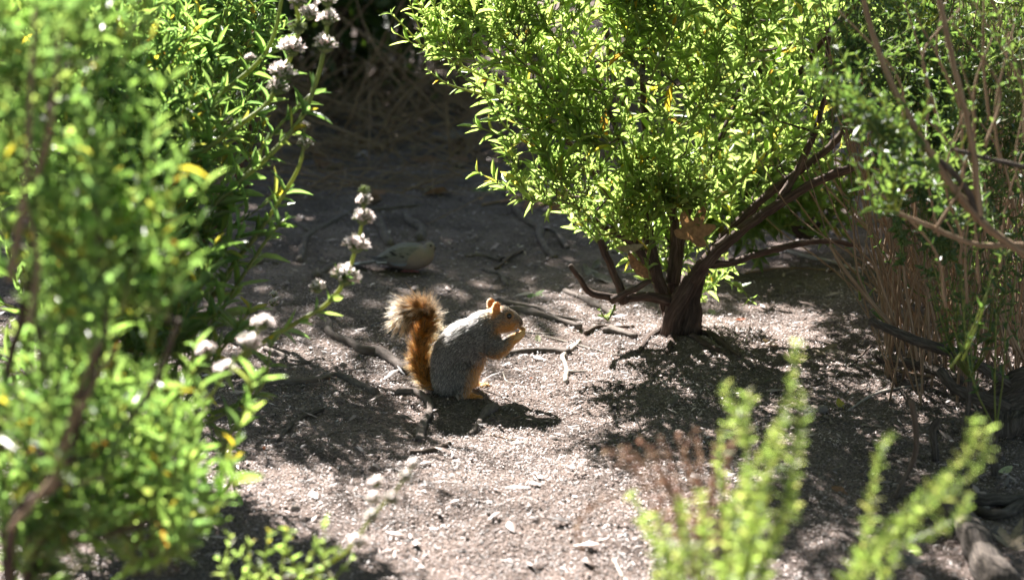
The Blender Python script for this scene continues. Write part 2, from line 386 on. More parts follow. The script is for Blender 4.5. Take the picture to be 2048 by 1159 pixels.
def curve_to(a, b, lift=.12, n=7, wig=.04):
    d = np.linalg.norm(b - a); m = a + (b - a) * .5; m = m - np.array([0, 0, lift * d]) * .6 + rng.normal(0, wig * d, 3)
    return spline([a, m, b], n)
class Shrub:
    def __init__(s, name, label, cat, base, leaf='sage', bark='bark', group=None):
        s.root = thing(name, label, cat, base, group); s.ctr = np.array(base, float); s.nodes = []; s.nr = []; s.lv = Leaves(); s.tw = MB(); s.gs = MB(); s.leaf = leaf; s.bark = bark
    def limb(s, pts, r0, r1, sides=10, lump=.15, name='branch', flute=.12, skel=True, twist=0, mat=None):
        P = spline(pts, step=max(.012, (r0 + r1) * .5)); n = len(P)
        wob = rng.normal(0, (r0 + r1) * .04, (n, 3)); P = P + wob
        mb = MB(); rr = np.linspace(r0, r1, n); tube(mb, P, rr, sides, lump, twist, flute=flute)
        obj(name, mb.mesh(name, M[mat or s.bark]), s.root)
        if skel:
            for p, r in zip(P[n // 5:], rr[n // 5:]): s.nodes.append(p); s.nr.append(r)
    def nearest(s, p):
        A = np.array(s.nodes); d = np.linalg.norm(A - p, axis=1) + .8 * np.maximum(0, A[:, 2] - p[2]); q = int(np.argmin(d)); return A[q], s.nr[q]
    def sample(s, vols):
        wts = np.array([v[2] for v in vols], float); v = vols[rng.choice(len(vols), p=wts / wts.sum())]
        while True:
            q = rng.uniform(-1, 1, 3)
            if q.dot(q) < 1: return v[0] + q * v[1]
    def secondary(s, vols, n):
        for _ in range(n):
            p = s.sample(vols); a, r = s.nearest(p); P = curve_to(a, p, n=8); r0 = min(r * .6, .0038)
            tube(s.tw, P, np.linspace(r0, .0018, 8), 5, cap=False)
            for q in range(2, 8): s.nodes.append(P[q]); s.nr.append(r0 * .5)
    def twigs(s, vols, n, L0, bias=None, ln=(.14, .28), **kw):
        for _ in range(n):
            p = s.sample(vols); a, r = s.nearest(p); d = np.linalg.norm(p - a)
            if bias is not None: p = a + unit(.55 * unit(p - a) + np.array(bias) + rng.normal(0, .18, 3)) * rng.uniform(*ln)
            elif d < .14: p = a + unit(unit(p - a) + .9 * unit(a - s.ctr) + np.array([0, 0, .35])) * rng.uniform(.10, .20)
            P = curve_to(a, p, lift=.25, n=7)
            tube(s.gs, P, np.linspace(.0019, .0009, 7), 4, cap=False)
            stem_leaves(s.lv, P, L0 * rng.uniform(.7, 1.2), **kw)
    def stem(s, pts, r0, r1, L0, name='stem', mat='greenstem', sides=6, skel=True, **kw):
        P = spline(pts, step=.015); mb = MB(); tube(mb, P, np.linspace(r0, r1, len(P)), sides)
        obj(name, mb.mesh(name, M[mat]), s.root)
        if L0: stem_leaves(s.lv, P, L0, **kw)
        if skel:
            for p in P: s.nodes.append(p); s.nr.append(r1)
    def finish(s, nparts=300):
        if s.tw.n: o = obj('twigs', s.tw.mesh('twigs', M[s.bark]), s.root); o['kind'] = 'stuff'
        if s.gs.n: o = obj('green_shoots', s.gs.mesh('green_shoots', M['greenstem']), s.root); o['kind'] = 'stuff'
        if s.lv.P: put_leaves(s.root, s.lv, M[s.leaf], nparts)
def vol(px, py, Y, rx, rz, ry, wt=1):
    c = at(px, py, Y); k = Y * 1.03 / FPX; return (c, np.array([rx * k, ry, rz * k]), wt)
def pl(L): return [at(*q) for q in L]

# flower whorls (shared meshes)
def whorl_mesh(petals, mat, n=46, hemi=-.35, seed=1):
    g_ = np.random.default_rng(seed); mb = MB()
    if not petals:
        P = spline([(0, 0, -.5), (0, 0, 0), (0, 0, .45)], 7); tube(mb, P, [.12, .42, .58, .62, .55, .35, .08], 8)
    for q in range(n):
        z = hemi + (1 - hemi) * (q + .5) / n; a = q * 2.39996; d = np.array([math.sqrt(max(0, 1 - z * z)) * math.cos(a), math.sqrt(max(0, 1 - z * z)) * math.sin(a), z * .85 + .28])
        d = unit(d + g_.normal(0, .12, 3)); s_ = unit(np.cross(d, [0.2, .1, 1])); u_ = np.cross(s_, d)
        if petals:
            L, Wd = g_.uniform(.95, 1.4), g_.uniform(.2, .32)
            V = [d * .55, d * L * .85 + s_ * Wd + u_ * .05, d * L - u_ * .15, d * L * .85 - s_ * Wd + u_ * .05, d * L * 1.0 + u_ * .30 + s_ * .05]
            mb.add(V, None, [(0, 1, 2), (0, 2, 3), (0, 1, 4)], tint=g_.random())
        else:
            L = g_.uniform(.85, 1.05); Wd = .11
            V = [d * .3 + s_ * Wd, d * .3 - s_ * Wd, d * .3 + u_ * Wd, d * L + s_ * Wd * .8, d * L - s_ * Wd * .8, d * L + u_ * Wd, d * (L + .16)]
            mb.add(V, [(0, 1, 4, 3), (1, 2, 5, 4), (2, 0, 3, 5)], [(3, 4, 6), (4, 5, 6), (5, 3, 6)], tint=g_.random())
    return mb.mesh('flower_whorl' if not petals else 'petals', mat)
WH = [whorl_mesh(False, M['calyx'], seed=s) for s in (1, 2)]
PT = [whorl_mesh(True, M['petal'], n, -.05, s) for n, s in ((34, 3), (24, 4), (44, 5))]
DH = whorl_mesh(False, M['dryhead'], 60, -.6, 6)
def whorl(root, p, ax, r, pet=1, dry=False):
    z = Vector(unit(ax)); qm = z.to_track_quat('Z', 'Y').to_matrix().to_4x4() @ Matrix.Rotation(rng.random() * 6, 4, 'Z')
    A = Matrix.Translation(Vector(p)) @ qm @ Matrix.Diagonal((r, r, r, 1))
    o = obj('seed_head' if dry else 'flower_whorl', DH if dry else WH[rng.integers(0, 2)], root, A)
    if pet and not dry:
        c_ = bpy.data.objects.new('petals', PT[rng.integers(0, 3)]); COL.objects.link(c_); c_.parent = o

# ------------------------------------------------------------------ sage shrub with the twisted trunk
b0 = on(1358, 664); YT = b0[1]
S = Shrub('sage_shrub', 'bright green sage shrub with a thick twisted brown trunk and branches leaning right', 'shrub', b0)
def TP(L, dy=0): return [at(px, py, YT + d + dy) for px, py, d in L]
# trunk: several stems wound together
for pts, r0, r1, tw in [
    ([(1346, 672, -.01), (1348, 640, -.02), (1364, 600, -.02), (1388, 556, -.02)], .027, .017, 6),
    ([(1374, 668, .0), (1376, 630, .0), (1382, 590, .01), (1395, 550, .01)], .022, .014, 8),
    ([(1334, 668, .01), (1338, 640, .02), (1332, 610, .02), (1322, 575, .02)], .020, .012, 5),
    ([(1360, 668, .03), (1358, 630, .04), (1350, 590, .05), (1345, 560, .05)], .024, .012, 5)]:
    S.limb(TP(pts), r0, r1, 22, .28, 'trunk', .42, True, tw)
for pts, r0, r1 in [
    ([(1385, 562, -.02), (1420, 515, -.03), (1480, 462, -.02), (1560, 405, .0), (1640, 360, .03), (1730, 325, .06)], .0158, .009),
    ([(1392, 555, .0), (1430, 495, .02), (1490, 430, .05), (1560, 370, .08), (1640, 310, .12), (1700, 240, .15), (1720, 120, .2), (1700, -60, .2)], .012, .006),
    ([(1420, 530, .0), (1470, 522, .02), (1530, 503, .03), (1600, 486, .05), (1660, 482, .06), (1720, 492, .08)], .009, .005),
    ([(1338, 600, -.02), (1290, 592, -.03), (1250, 598, -.04), (1215, 592, -.06), (1178, 582, -.08), (1158, 555, -.09), (1140, 530, -.10)], .0115, .0065),
    ([(1248, 605, -.05), (1240, 580, -.04), (1222, 535, -.03), (1200, 482, -.03)], .0105, .0085),
    ([(1222, 602, -.07), (1262, 582, -.07), (1300, 560, -.06)], .009, .005),
    ([(1325, 585, .02), (1310, 540, .02), (1300, 490, .03), (1290, 430, .03), (1296, 360, .04), (1290, 260, .05), (1285, 150, .05), (1280, -40, .06)], .016, .005),
    ([(1322, 580, .03), (1300, 530, .04), (1268, 480, .05), (1245, 430, .05), (1210, 380, .06), (1150, 300, .06), (1080, 220, .05)], .014, .005),
    ([(1300, 540, .0), (1270, 490, -.02), (1235, 470, -.03), (1190, 440, -.04), (1130, 380, -.06)], .010, .004),
    ([(1345, 565, .04), (1350, 500, .06), (1345, 420, .07), (1330, 320, .08), (1300, 240, .08)], .014, .006),
    ([(1350, 570, .05), (1362, 480, .08), (1385, 400, .10), (1430, 300, .14), (1480, 180, .18), (1500, 20, .2)], .012, .005),
    ([(1348, 565, .06), (1340, 480, .12), (1300, 380, .18), (1260, 250, .22), (1220, 100, .25), (1200, -60, .25)], .012, .005),
    ([(1270, 480, .05), (1255, 420, .02), (1262, 350, .0), (1230, 250, -.02), (1180, 120, -.02)], .009, .004),
    ([(1560, 400, .0), (1600, 330, .05), (1640, 230, .05), (1660, 60, .05)], .009, .005),
    ([(1590, 160, .1), (1650, 75, .05), (1700, 20, .0)], .006, .007)]:
    S.limb(TP(pts), r0, r1, 10 if r0 > .012 else 7, .2, 'branch', .2)
# roots flaring from the trunk foot
for pts, r0 in [([(1395, 655), (1430, 675), (1462, 700), (1480, 712)], .010), ([(1325, 660), (1300, 672), (1285, 690), (1278, 704)], .010), ([(1345, 672), (1340, 690), (1332, 705)], .012), ([(1385, 672), (1420, 692), (1455, 706)], .009)]:
    P = spline([on(x, y, .002) for x, y in pts], 9); mb = MB(); tube(mb, P, np.linspace(r0, .004, 9), 10, .25, flute=.2); obj('root', mb.mesh('root', M['bark']), S.root)
V1 = [vol(1170, 90, YT - .06, 200, 130, .12, 3), vol(1000, 85, YT - .12, 150, 80, .07, 2.6), vol(1140, 265, YT - .05, 125, 100, .10, 2), vol(1330, 190, YT + .02, 170, 190, .13, 3.4),
      vol(1520, 130, YT + .12, 190, 150, .14, 3.2), vol(1490, 310, YT + .17, 130, 100, .10, 1.8), vol(1290, 400, YT + .0, 110, 60, .09, 1.2), vol(1120, 385, YT - .10, 70, 45, .05, .8)]
V1u = [vol(1250, -140, YT + .05, 300, 140, .3, 2), vol(1540, -120, YT + .2, 220, 140, .3, 1.5)]
S.secondary(V1, 100)
S.twigs(V1, 310, .072, spacing=.029, ratio=.165, taper=.3, spread=.8)
V1t = [vol(1290, -130, YT - .12, 190, 150, .14, 2), vol(1500, -130, YT - .02, 200, 140, .18, 1.5), vol(1360, -330, YT - .12, 230, 140, .2, 2), vol(1620, -260, YT + .0, 200, 150, .2, 1.2)]
V1c = [(np.array([-.08, 5.15, 1.2]), np.array([.24, .26, .2]), 1.), (np.array([.38, 5.45, 1.15]), np.array([.32, .32, .24]), 1.3)]
S.secondary(V1c, 26); S.twigs(V1c, 190, .07, spacing=.028, taper=.3)
S.secondary(V1t, 40); S.twigs(V1t, 430, .07, spacing=.028, taper=.3)
S.twigs([vol(1260, 460, YT - .02, 110, 60, .1, 1.3), vol(1400, 460, YT + .12, 100, 80, .08, 1.2), vol(1330, 430, YT - .05, 110, 60, .06, 1.3), vol(1430, 550, YT + .12, 50, 25, .05, .3), vol(1300, 530, YT + .06, 70, 40, .05, .6)], 130, .045, spacing=.024, ratio=.21, taper=.3)
# long outer stems that make the outline
for pts, L0 in [([(1190, 222, 0), (1120, 205, -.02), (1060, 188, -.04), (990, 165, -.06), (920, 130, -.08), (850, 95, -.10), (815, 60, -.11), (783, 28, -.12)], .036),
                ([(1060, 188, -.04), (1010, 130, -.08), (935, 75, -.12), (905, 20, -.13)], .035), ([(920, 130, -.08), (925, 80, -.1), (910, 20, -.1), (895, -30, -.1)], .034),
                ([(850, 95, -.1), (855, 60, -.1), (845, 10, -.1)], .028), ([(1160, 320, -.04), (1080, 300, -.06), (1020, 262, -.08), (990, 225, -.09), (975, 200, -.1)], .03),
                ([(1200, 200, 0), (1150, 130, -.06), (1090, 50, -.1), (1060, -30, -.1)], .038), ([(1150, 200, 0), (1060, 120, -.06), (1000, 60, -.1), (980, -10, -.12)], .036),
                ([(1100, 240, -.02), (1040, 200, -.1), (990, 150, -.12)], .03), ([(1190, 440, -.04), (1140, 400, -.08), (1090, 365, -.1), (1045, 338, -.1)], .034),
                ([(1200, 430, -.04), (1150, 410, -.1), (1110, 400, -.12), (1095, 425, -.12)], .038), ([(1060, 188, -.04), (980, 190, -.1), (900, 170, -.12), (855, 140, -.12)], .028),
                ([(1250, 430, 0), (1210, 470, -.08), (1180, 440, -.1)], .03), ([(1230, 610, -.06), (1215, 640, -.08), (1200, 620, -.09)], .022), ([(1300, 160, -.1), (1340, 80, -.14), (1370, 0, -.15)], .04),
                ([(1450, 560, .05), (1480, 575, .05), (1500, 600, .02)], .03), ([(1080, 150, -.06), (980, 110, -.1), (880, 60, -.12), (830, 0, -.13)], .034), ([(1100, 210, -.05), (1010, 200, -.1), (950, 170, -.12), (900, 130, -.13)], .03), ([(1150, 280, -.05), (1080, 250, -.1), (1010, 230, -.12)], .032), ([(1180, 350, -.05), (1110, 320, -.1), (1060, 280, -.12)], .034), ([(1430, 400, .05), (1520, 330, 0), (1600, 280, -.05), (1700, 200, -.08)], .045)]:
    S.stem(TP(pts), .0034, .0015, L0 * 1.3, spacing=.021, start=.12)
for x, y, d in [(935, 40, -.1), (957, 62, -.1), (912, 62, -.12), (1052, 62, -.12), (1050, 85, -.12), (1072, 118, -.13), (945, 90, -.12), (1030, 325, -.11), (1043, 335, -.11), (1270, 130, -.14), (1285, 145, -.14), (1292, 160, -.14)]:
    whorl(S.root, at(x, y, YT + d), (rng.normal(0, .3), rng.normal(0, .3), 1), .011, dry=True)
S.finish()

# ------------------------------------------------------------------ sage shrubs on the left
fl = lambda s, L, Y, r=.0175: [whorl(s.root, at(x, y, Y), (ax, -.1, 1), r * sz, pet) for x, y, sz, pet, ax in L]
# far one, nearly sharp
S = Shrub('sage_shrub', 'small-leaved sage shrub behind the white flower stalks, beside the dark thicket', 'shrub', on(330, 600), 'sagecool')
for pts in [[(330, 610, 5.4), (380, 420, 5.35), (420, 250, 5.3), (440, 100, 5.3)], [(330, 610, 5.4), (300, 400, 5.3), (260, 200, 5.2), (250, 0, 5.2)], [(335, 600, 5.4), (440, 430, 5.3), (480, 330, 5.3), (500, 250, 5.3)], [(325, 600, 5.4), (200, 400, 5.3), (120, 200, 5.2)]]:
    S.limb(pl(pts), .012, .005, 8, .2)
V2 = [vol(450, 90, 5.3, 100, 110, .2, 2), vol(330, 120, 5.25, 130, 140, .25, 3), vol(180, 100, 5.2, 150, 130, .25, 3), vol(430, 280, 5.3, 110, 80, .15, 1.5), vol(280, 330, 5.2, 150, 120, .2, 2), vol(330, -120, 5.3, 250, 100, .3, 2)]
S.secondary(V2, 60); S.twigs(V2, 280, .066, bias=(.15, -.1, .8), ln=(.12, .24), spacing=.027, ratio=.17, taper=.35, spread=.8)
fl(S, [(480, 190, .5, 1, 0), (455, 243, .6, 1, 0), (548, 590, .5, 1, .1), (546, 608, .6, 1, .1)], 4.9)
S.finish()
# middle one with the long flower stalks
S = Shrub('flowering_sage', 'sage shrub with long arching stalks of white flower whorls over the path', 'shrub', on(60, 900), 'sagecool')
YM = 4.05
for pts in [[(60, 900, 4.2), (180, 700, 4.1), (270, 580, 4.05), (340, 470, YM)], [(60, 900, 4.2), (150, 650, 4.2), (250, 420, 4.2), (330, 250, 4.2)], [(60, 900, 4.2), (200, 780, 4.0), (300, 750, 3.9), (370, 720, 3.9)], [(60, 900, 4.2), (60, 600, 4.2), (100, 300, 4.2), (130, 60, 4.2)], [(60, 900, 4.2), (200, 850, 4.0), (290, 860, 3.9), (340, 890, 3.85)]]:
    S.limb(pl(pts), .012, .004, 8, .2)
V3 = [vol(235, 300, 4.3, 150, 170, .25, 3), vol(125, 250, 4.2, 170, 220, .3, 3), vol(295, 500, 4.1, 90, 130, .15, 2.2), vol(205, 600, 4.1, 180, 160, .25, 3), vol(305, 710, 3.9, 70, 100, .1, .9), vol(175, 820, 3.9, 150, 100, .15, 1.2), vol(285, 870, 3.9, 60, 50, .1, .4), vol(155, 20, 4.3, 200, 100, .3, 1.5)]
S.secondary(V3, 70); S.twigs(V3, 330, .082, bias=(.22, -.1, .85), ln=(.14, .28), spacing=.031, ratio=.15, taper=.3, spread=.75)
for pts, r in [([(330, 545, YM), (410, 430, YM), (470, 370, YM), (540, 310, YM), (600, 240, YM), (632, 165, YM), (648, 100, YM), (655, 40, YM), (656, -10, YM)], .0042),
               ([(350, 340, 4.1), (430, 285, 4.1), (490, 242, 4.1), (530, 212, 4.1), (556, 170, 4.1), (585, 105, 4.1), (598, 55, 4.1), (590, 0, 4.1)], .0042),
               ([(330, 230, 4.2), (410, 205, 4.2), (470, 165, 4.2), (520, 120, 4.2), (548, 70, 4.2), (565, -10, 4.2)], .004),
               ([(420, 600, YM), (470, 525, YM), (520, 460, YM), (565, 392, YM), (595, 340, YM), (606, 300, YM), (608, 250, YM)], .0036),
               ([(420, 740, 3.9), (480, 715, 3.9), (540, 675, 3.9), (610, 635, 3.9), (655, 606, 3.9), (690, 560, 3.9), (712, 495, 3.9), (725, 440, 3.9), (728, 380, 3.9)], .0036),
               ([(440, 900, 3.8), (470, 850, 3.8), (500, 800, 3.8), (530, 760, 3.8), (540, 700, 3.8)], .003),
               ([(430, 640, 4.0), (480, 560, 4.0), (540, 470, 4.0), (570, 440, 4.0)], .003), ([(380, 470, 4.1), (440, 420, 4.1), (500, 330, 4.1), (560, 250, 4.1), (625, 185, 4.1)], .003),
               ([(400, 820, 3.85), (440, 870, 3.85), (470, 980, 3.8)], .0025), ([(330, 600, 4.1), (400, 540, 4.1), (450, 450, 4.1), (480, 380, 4.1)], .0028), ([(300, 520, 4.15), (380, 420, 4.15), (430, 350, 4.15), (450, 280, 4.15)], .0028), ([(330, 700, 4.0), (400, 660, 4.0), (440, 600, 4.0), (455, 540, 4.0)], .0028), ([(320, 760, 3.95), (400, 740, 3.95), (450, 690, 3.95), (500, 620, 3.95)], .0028), ([(330, 850, 3.85), (400, 850, 3.85), (460, 820, 3.85), (510, 790, 3.85)], .0025)]:
    S.stem(pl(pts), r * 1.25, r * .75, .068, spacing=.032, start=.02, axil=1, taper=.3, ratio=.19, end=.64 if r > .0033 else 1.)
fl(S, [(655, 5, .9, 1, 0), (655, 42, 1.0, 1, 0), (651, 95, 1.15, 1, .1)], YM)
fl(S, [(597, 5, .9, 1, 0), (618, 32, .9, 1, .3), (597, 60, .95, 0, 0), (583, 102, 1.2, 1, .2), (563, 150, 1.2, 1, .2), (556, 180, 1.1, 1, .2), (500, 118, .5, 1, 0)], 4.1)
fl(S, [(608, 255, .55, 1, 0), (610, 290, .75, 1, 0)], YM)
fl(S, [(729, 383, .6, 0, 0), (728, 405, .75, 1, 0), (726, 440, 1.0, 1, .1), (712, 495, 1.15, 1, .2), (690, 558, 1.25, 1, .3), (635, 578, .8, 1, 0)], 3.9)
for pts in [[(250, 960, 3.5), (340, 870, 3.4), (395, 828, 3.35), (452, 745, 3.35), (497, 690, 3.35), (525, 650, 3.35)], [(250, 900, 3.5), (350, 790, 3.4), (412, 705, 3.35)], [(250, 960, 3.5), (330, 950, 3.4), (375, 930, 3.35)]]:
    S.stem(pl(pts), .0028, .0016, .04, spacing=.04, start=.05)
fl(S, [(525, 650, .8, 1, .1), (497, 690, .9, 1, .3), (452, 745, .9, 1, .2), (412, 705, .8, 1, -.2), (395, 830, .8, 1, -.2), (375, 930, .6, 1, 0)], 3.35)
S.finish()
# nearest one, strongly out of focus
S = Shrub('leafy_sage', 'large blurred leafy sage shrub with brown dead twigs inside its crown', 'shrub', (-.62, 2.85, float(gz(-.62, 2.85))), 'sagecool')
YN = 2.75; bp_ = np.array([-.62, 2.85, 0])
for pts in [[(60, 1100, 2.8), (90, 800, 2.75), (60, 500, 2.75), (100, 200, 2.8), (90, -50, 2.8)], [(30, 1050, 2.8), (140, 850, 2.7), (210, 650, 2.7), (190, 400, 2.75)], [(20, 1080, 2.7), (120, 960, 2.65), (170, 800, 2.65), (200, 700, 2.65)], [(0, 900, 2.8), (50, 600, 2.8), (80, 350, 2.8), (110, 100, 2.8)], [(80, 1000, 2.8), (200, 900, 2.8), (300, 780, 2.8), (360, 640, 2.8)], [(60, 1120, 2.8), (180, 1080, 2.8), (300, 1040, 2.8)]]:
    S.limb([bp_] + pl(pts), .006, .003, 7, .2)
V4 = [vol(80, 150, 2.8, 130, 170, .25, 2), vol(60, 450, 2.75, 140, 170, .25, 2), vol(190, 620, 2.75, 120, 160, .15, 1.7), vol(80, 800, 2.7, 140, 170, .25, 2), vol(190, 900, 2.8, 120, 140, .2, 1.5), vol(130, 1080, 2.8, 200, 80, .2, 2), vol(300, 1090, 2.9, 110, 60, .12, .8), vol(230, 60, 2.9, 120, 100, .15, .8), vol(290, 560, 2.8, 60, 100, .08, .4), vol(330, 990, 3.0, 60, 70, .08, .4)]
S.secondary(V4, 50); V4 += [vol(120, 1110, 2.9, 190, 70, .15, 1.6), vol(300, 1100, 3.05, 120, 70, .1, 1.0), vol(60, 950, 2.9, 100, 120, .15, 1.0)]
S.twigs(V4, 230, .062, bias=(.12, -.1, .9), ln=(.10, .22), spacing=.028, ratio=.155, taper=.3, spread=.75)
for pts in [[(240, 620, 2.7), (270, 520, 2.7), (280, 420, 2.7)], [(300, 700, 2.75), (320, 580, 2.75), (350, 500, 2.75)]]:
    S.stem(pl(pts), .003, .0015, .055, spacing=.022)
# dead brown twigs within
mb = MB()
for pts in [[(70, 20, 2.6), (60, 200, 2.6), (50, 380, 2.6), (20, 560, 2.6)], [(120, 60, 2.6), (100, 250, 2.6), (70, 360, 2.6)], [(200, 680, 2.6), (150, 800, 2.6), (120, 930, 2.6), (20, 1060, 2.6)], [(230, 690, 2.6), (140, 860, 2.6), (100, 980, 2.6)], [(50, 400, 2.6), (75, 520, 2.6), (60, 650, 2.6)]]:
    mb = MB(); tube(mb, spline(pl(pts), 14), np.linspace(.002, .004, 14), 6, .3); obj('dead_twig', mb.mesh('dead_twig', M['drystem']), S.root)
S.finish()

# low sprouts at the lower edge
S = Shrub('sage_sprout', 'low blurred sage sprout with one drooping stalk of white flowers', 'plant', (-.3, 3.05, float(gz(-.3, 3.05))))
bp_ = np.array([-.3, 3.05, 0])
S.limb([bp_, at(520, 1200, 3.05), at(600, 1150, 3.05)], .006, .004, 6)
S.stem(pl([(580, 1160, 3.05), (640, 1135, 3.05), (700, 1095, 3.05), (745, 1030, 3.05), (785, 990, 3.05), (812, 950, 3.05), (828, 925, 3.05)]), .003, .0015, 0)
fl(S, [(826, 930, .55, 1, .4), (811, 955, .65, 1, .4), (783, 1000, .75, 1, .4), (752, 968, .7, 1, 0), (746, 1000, .7, 1, 0), (742, 1035, .7, 1, .2), (716, 1085, .85, 1, .2)], 3.05, .014)
for x0, x1, y1 in [(450, 460, 1075), (490, 500, 1085), (520, 540, 1070), (560, 575, 1060), (600, 570, 1090), (640, 650, 1050), (620, 680, 1100), (540, 480, 1110), (470, 440, 1120), (660, 700, 1120), (590, 640, 1085)]:
    S.stem(pl([(550 + (x0 - 550) * .6, 1210, 3.05), (x0, 1165, 3.05), (x1, y1, 3.05)]), .002, .001, .034, spacing=.02, ratio=.3, start=.3)
S.finish(120)

# ------------------------------------------------------------------ brown-stemmed shrub on the right
S = Shrub('broom_shrub', 'tall shrub of bare reddish-brown stems and sparse small green leaves', 'shrub', on(2000, 860), 'broom', 'greybark')
YB = on(2000, 860)[1]
S.limb([on(2010, 870), at(2000, 820, YB), at(2030, 780, YB), at(2090, 740, YB)], .045, .03, 24, .4, 'trunk', .45, True, 9)
S.limb([at(2060, 830, YB), at(1990, 805, YB - .02), at(1940, 790, YB), at(1905, 770, YB + .02), at(1880, 740, YB + .05)], .013, .008, 10, .3, 'branch', .3)
S.limb(pl([(2080, 815, YB - .02), (2048, 797, YB), (1997, 754, YB), (1914, 709, YB), (1831, 680, YB + .02), (1740, 640, YB + .05)]), .012, .008, 10, .2, 'branch', .2)
S.limb([on(1745, 705), at(1790, 720, YB + .35), at(1850, 735, YB + .3), at(1920, 760, YB + .2)], .009, .012, 8, .2)
S.limb([on(2010, 1175, .01), on(1975, 1120, .02), on(1945, 1068, .03), on(1905, 1000, .01), on(1890, 970, -.01)], .026, .018, 16, .25, 'root', .25, False)
S.limb([on(1925, 1004, .005), on(1980, 1003, .01), on(2060, 1000, .01)], .012, .012, 8, .25, 'root', .2, False)
S.limb([on(1945, 1020), on(2000, 1030, .006), on(2070, 990, .01)], .011, .011, 8, .25, 'root', .2, False)
Yb2 = 3.75
S.limb(pl([(2150, 540, Yb2), (2048, 505, Yb2), (1960, 440, Yb2), (1885, 345, Yb2), (1810, 220, Yb2), (1760, 110, Yb2), (1715, -40, Yb2)]), .007, .004, 8, .25, mat='drystem')
S.limb(pl([(2150, 500, Yb2), (2040, 490, Yb2), (1950, 488, Yb2), (1850, 448, Yb2), (1785, 422, Yb2)]), .0055, .003, 8, .2, mat='drystem')
S.limb(pl([(2150, 350, Yb2), (2030, 330, Yb2), (1900, 298, Yb2)]), .0045, .003, 6)
S.limb(pl([(1960, 440, Yb2), (1920, 360, Yb2), (1830, 280, Yb2), (1740, 190, Yb2)]), .006, .003, 6)
S.limb(pl([(1960, 440, Yb2), (1942, 280, Yb2), (1900, 100, Yb2), (1870, -40, Yb2)]), .006, .004, 7, mat='drystem')
# many thin straight dry stems
mb = MB(); g2 = np.random.default_rng(5)
for q in range(240):
    x0 = g2.uniform(1760, 2100); y0 = g2.uniform(640, 860); Y0 = g2.uniform(4.55, 5.6)
    p0 = on(min(x0, 2060), max(y0, 640)); p0[1] = Y0; p0 = at(x0, y0, Y0); p0[2] = float(gz(p0[0], p0[1])) - .01
    x1 = x0 + g2.normal(-40, 120); top = at(x1, g2.uniform(-80, 330), Y0 + g2.normal(0, .12))
    P = spline([p0, p0 + (top - p0) * .3 + g2.normal(0, .02, 3), p0 + (top - p0) * .65 + g2.normal(0, .035, 3), top], 11)
    m1 = MB(); tube(m1, P, np.linspace(g2.uniform(.0014, .0042), .001, 11), 5)
    obj('dry_stem', m1.mesh('dry_stem', M['drystem']), S.root)
    for p in P[4:]: S.nodes.append(p); S.nr.append(.002)
for pts, r in [([(1790, 660), (1740, 600), (1690, 540), (1660, 490)], .005), ([(1790, 650), (1760, 560), (1730, 480)], .003), ([(1785, 655), (1720, 560), (1705, 430)], .003), ([(1835, 720), (1810, 560), (1800, 420), (1790, 300)], .0035), ([(1860, 730), (1855, 600), (1850, 470), (1870, 380)], .0035), ([(1840, 560), (1880, 540), (1830, 460), (1815, 400)], .003),
               ([(1880, 700), (1850, 560), (1820, 440)], .003), ([(1960, 660), (1975, 560), (1990, 520)], .004), ([(2030, 700), (2010, 640), (1980, 560), (1940, 400)], .004), ([(2048, 720), (1990, 600), (1950, 430)], .004)]:
    S.stem([at(x, y, YB + .1) for x, y in pts], r, r * .6, 0, 'dry_stem', 'drystem')
for pts, r in [([(1872, 920), (1866, 860), (1878, 838)], .0075), ([(1990, 955), (1986, 900), (1992, 860)], .0085), ([(1924, 895), (1934, 830), (1940, 755)], .006)]:
    P = [on(*pts[0])]; Yq = P[0][1]; P += [at(x, y, Yq) for x, y in pts[1:]]
    S.limb(P, r, r * .8, 8, .2, 'branch', .2)
V5 = [vol(1900, 120, 4.6, 180, 160, .5, 3), vol(1980, 300, 4.6, 120, 150, .4, 2), vol(1780, 140, 4.4, 70, 140, .25, 1), vol(1950, 560, 4.7, 110, 120, .3, .6), vol(2000, -60, 4.8, 180, 80, .5, 1)]
V5 += [vol(1900, 420, 4.3, 140, 160, .25, 1.6), vol(1850, 250, 4.2, 110, 120, .2, 1.2)]
S.twigs(V5, 760, .032, ratio=.26, spacing=.022, start=.3)
g6 = np.random.default_rng(8)
for q in range(26):   # thin near twigs that carry the small leaves
    x0, y0 = g6.uniform(1800, 2080), g6.uniform(200, 620); Yq = g6.uniform(3.7, 4.2)
    S.stem(pl([(x0, y0, Yq), (x0 + g6.normal(-15, 30), y0 - 120, Yq), (x0 + g6.normal(-40, 50), y0 - g6.uniform(200, 330), Yq)]), .0028, .0012, .026, 'twig', 'drystem', spacing=.03, ratio=.28, start=.3)
V6 = [vol(1800, 290, Yb2, 70, 40, .06, 1), vol(1790, 400, Yb2, 55, 60, .06, 1.2), vol(1830, 340, Yb2, 60, 50, .06, .8), vol(1760, 250, Yb2, 50, 40, .05, .5)]
S.twigs(V6, 30, .040, ratio=.3, spacing=.022, start=.2)
for pts in [[(1925, 720, 3.9), (1965, 620, 3.9), (1985, 540, 3.9)], [(1900, 735, 3.9), (1930, 690, 3.9), (1975, 580, 3.9)], [(1720, 600, 4.6), (1715, 540, 4.6), (1705, 500, 4.6)], [(1780, 660, 4.6), (1740, 600, 4.6), (1725, 560, 4.6)], [(2020, 640, 4.2), (2030, 560, 4.2), (2035, 510, 4.2)], [(1930, 680, 4.4), (1930, 560, 4.4), (1935, 480, 4.4)]]:
    S.stem(pl(pts), .0025, .0012, .034, spacing=.028, ratio=.25)
S.finish()
S = Shrub('broom_shrub', 'second stand of thin brown stems with fine leaves behind the first', 'shrub', on(1980, 560), 'broom', 'drystem')
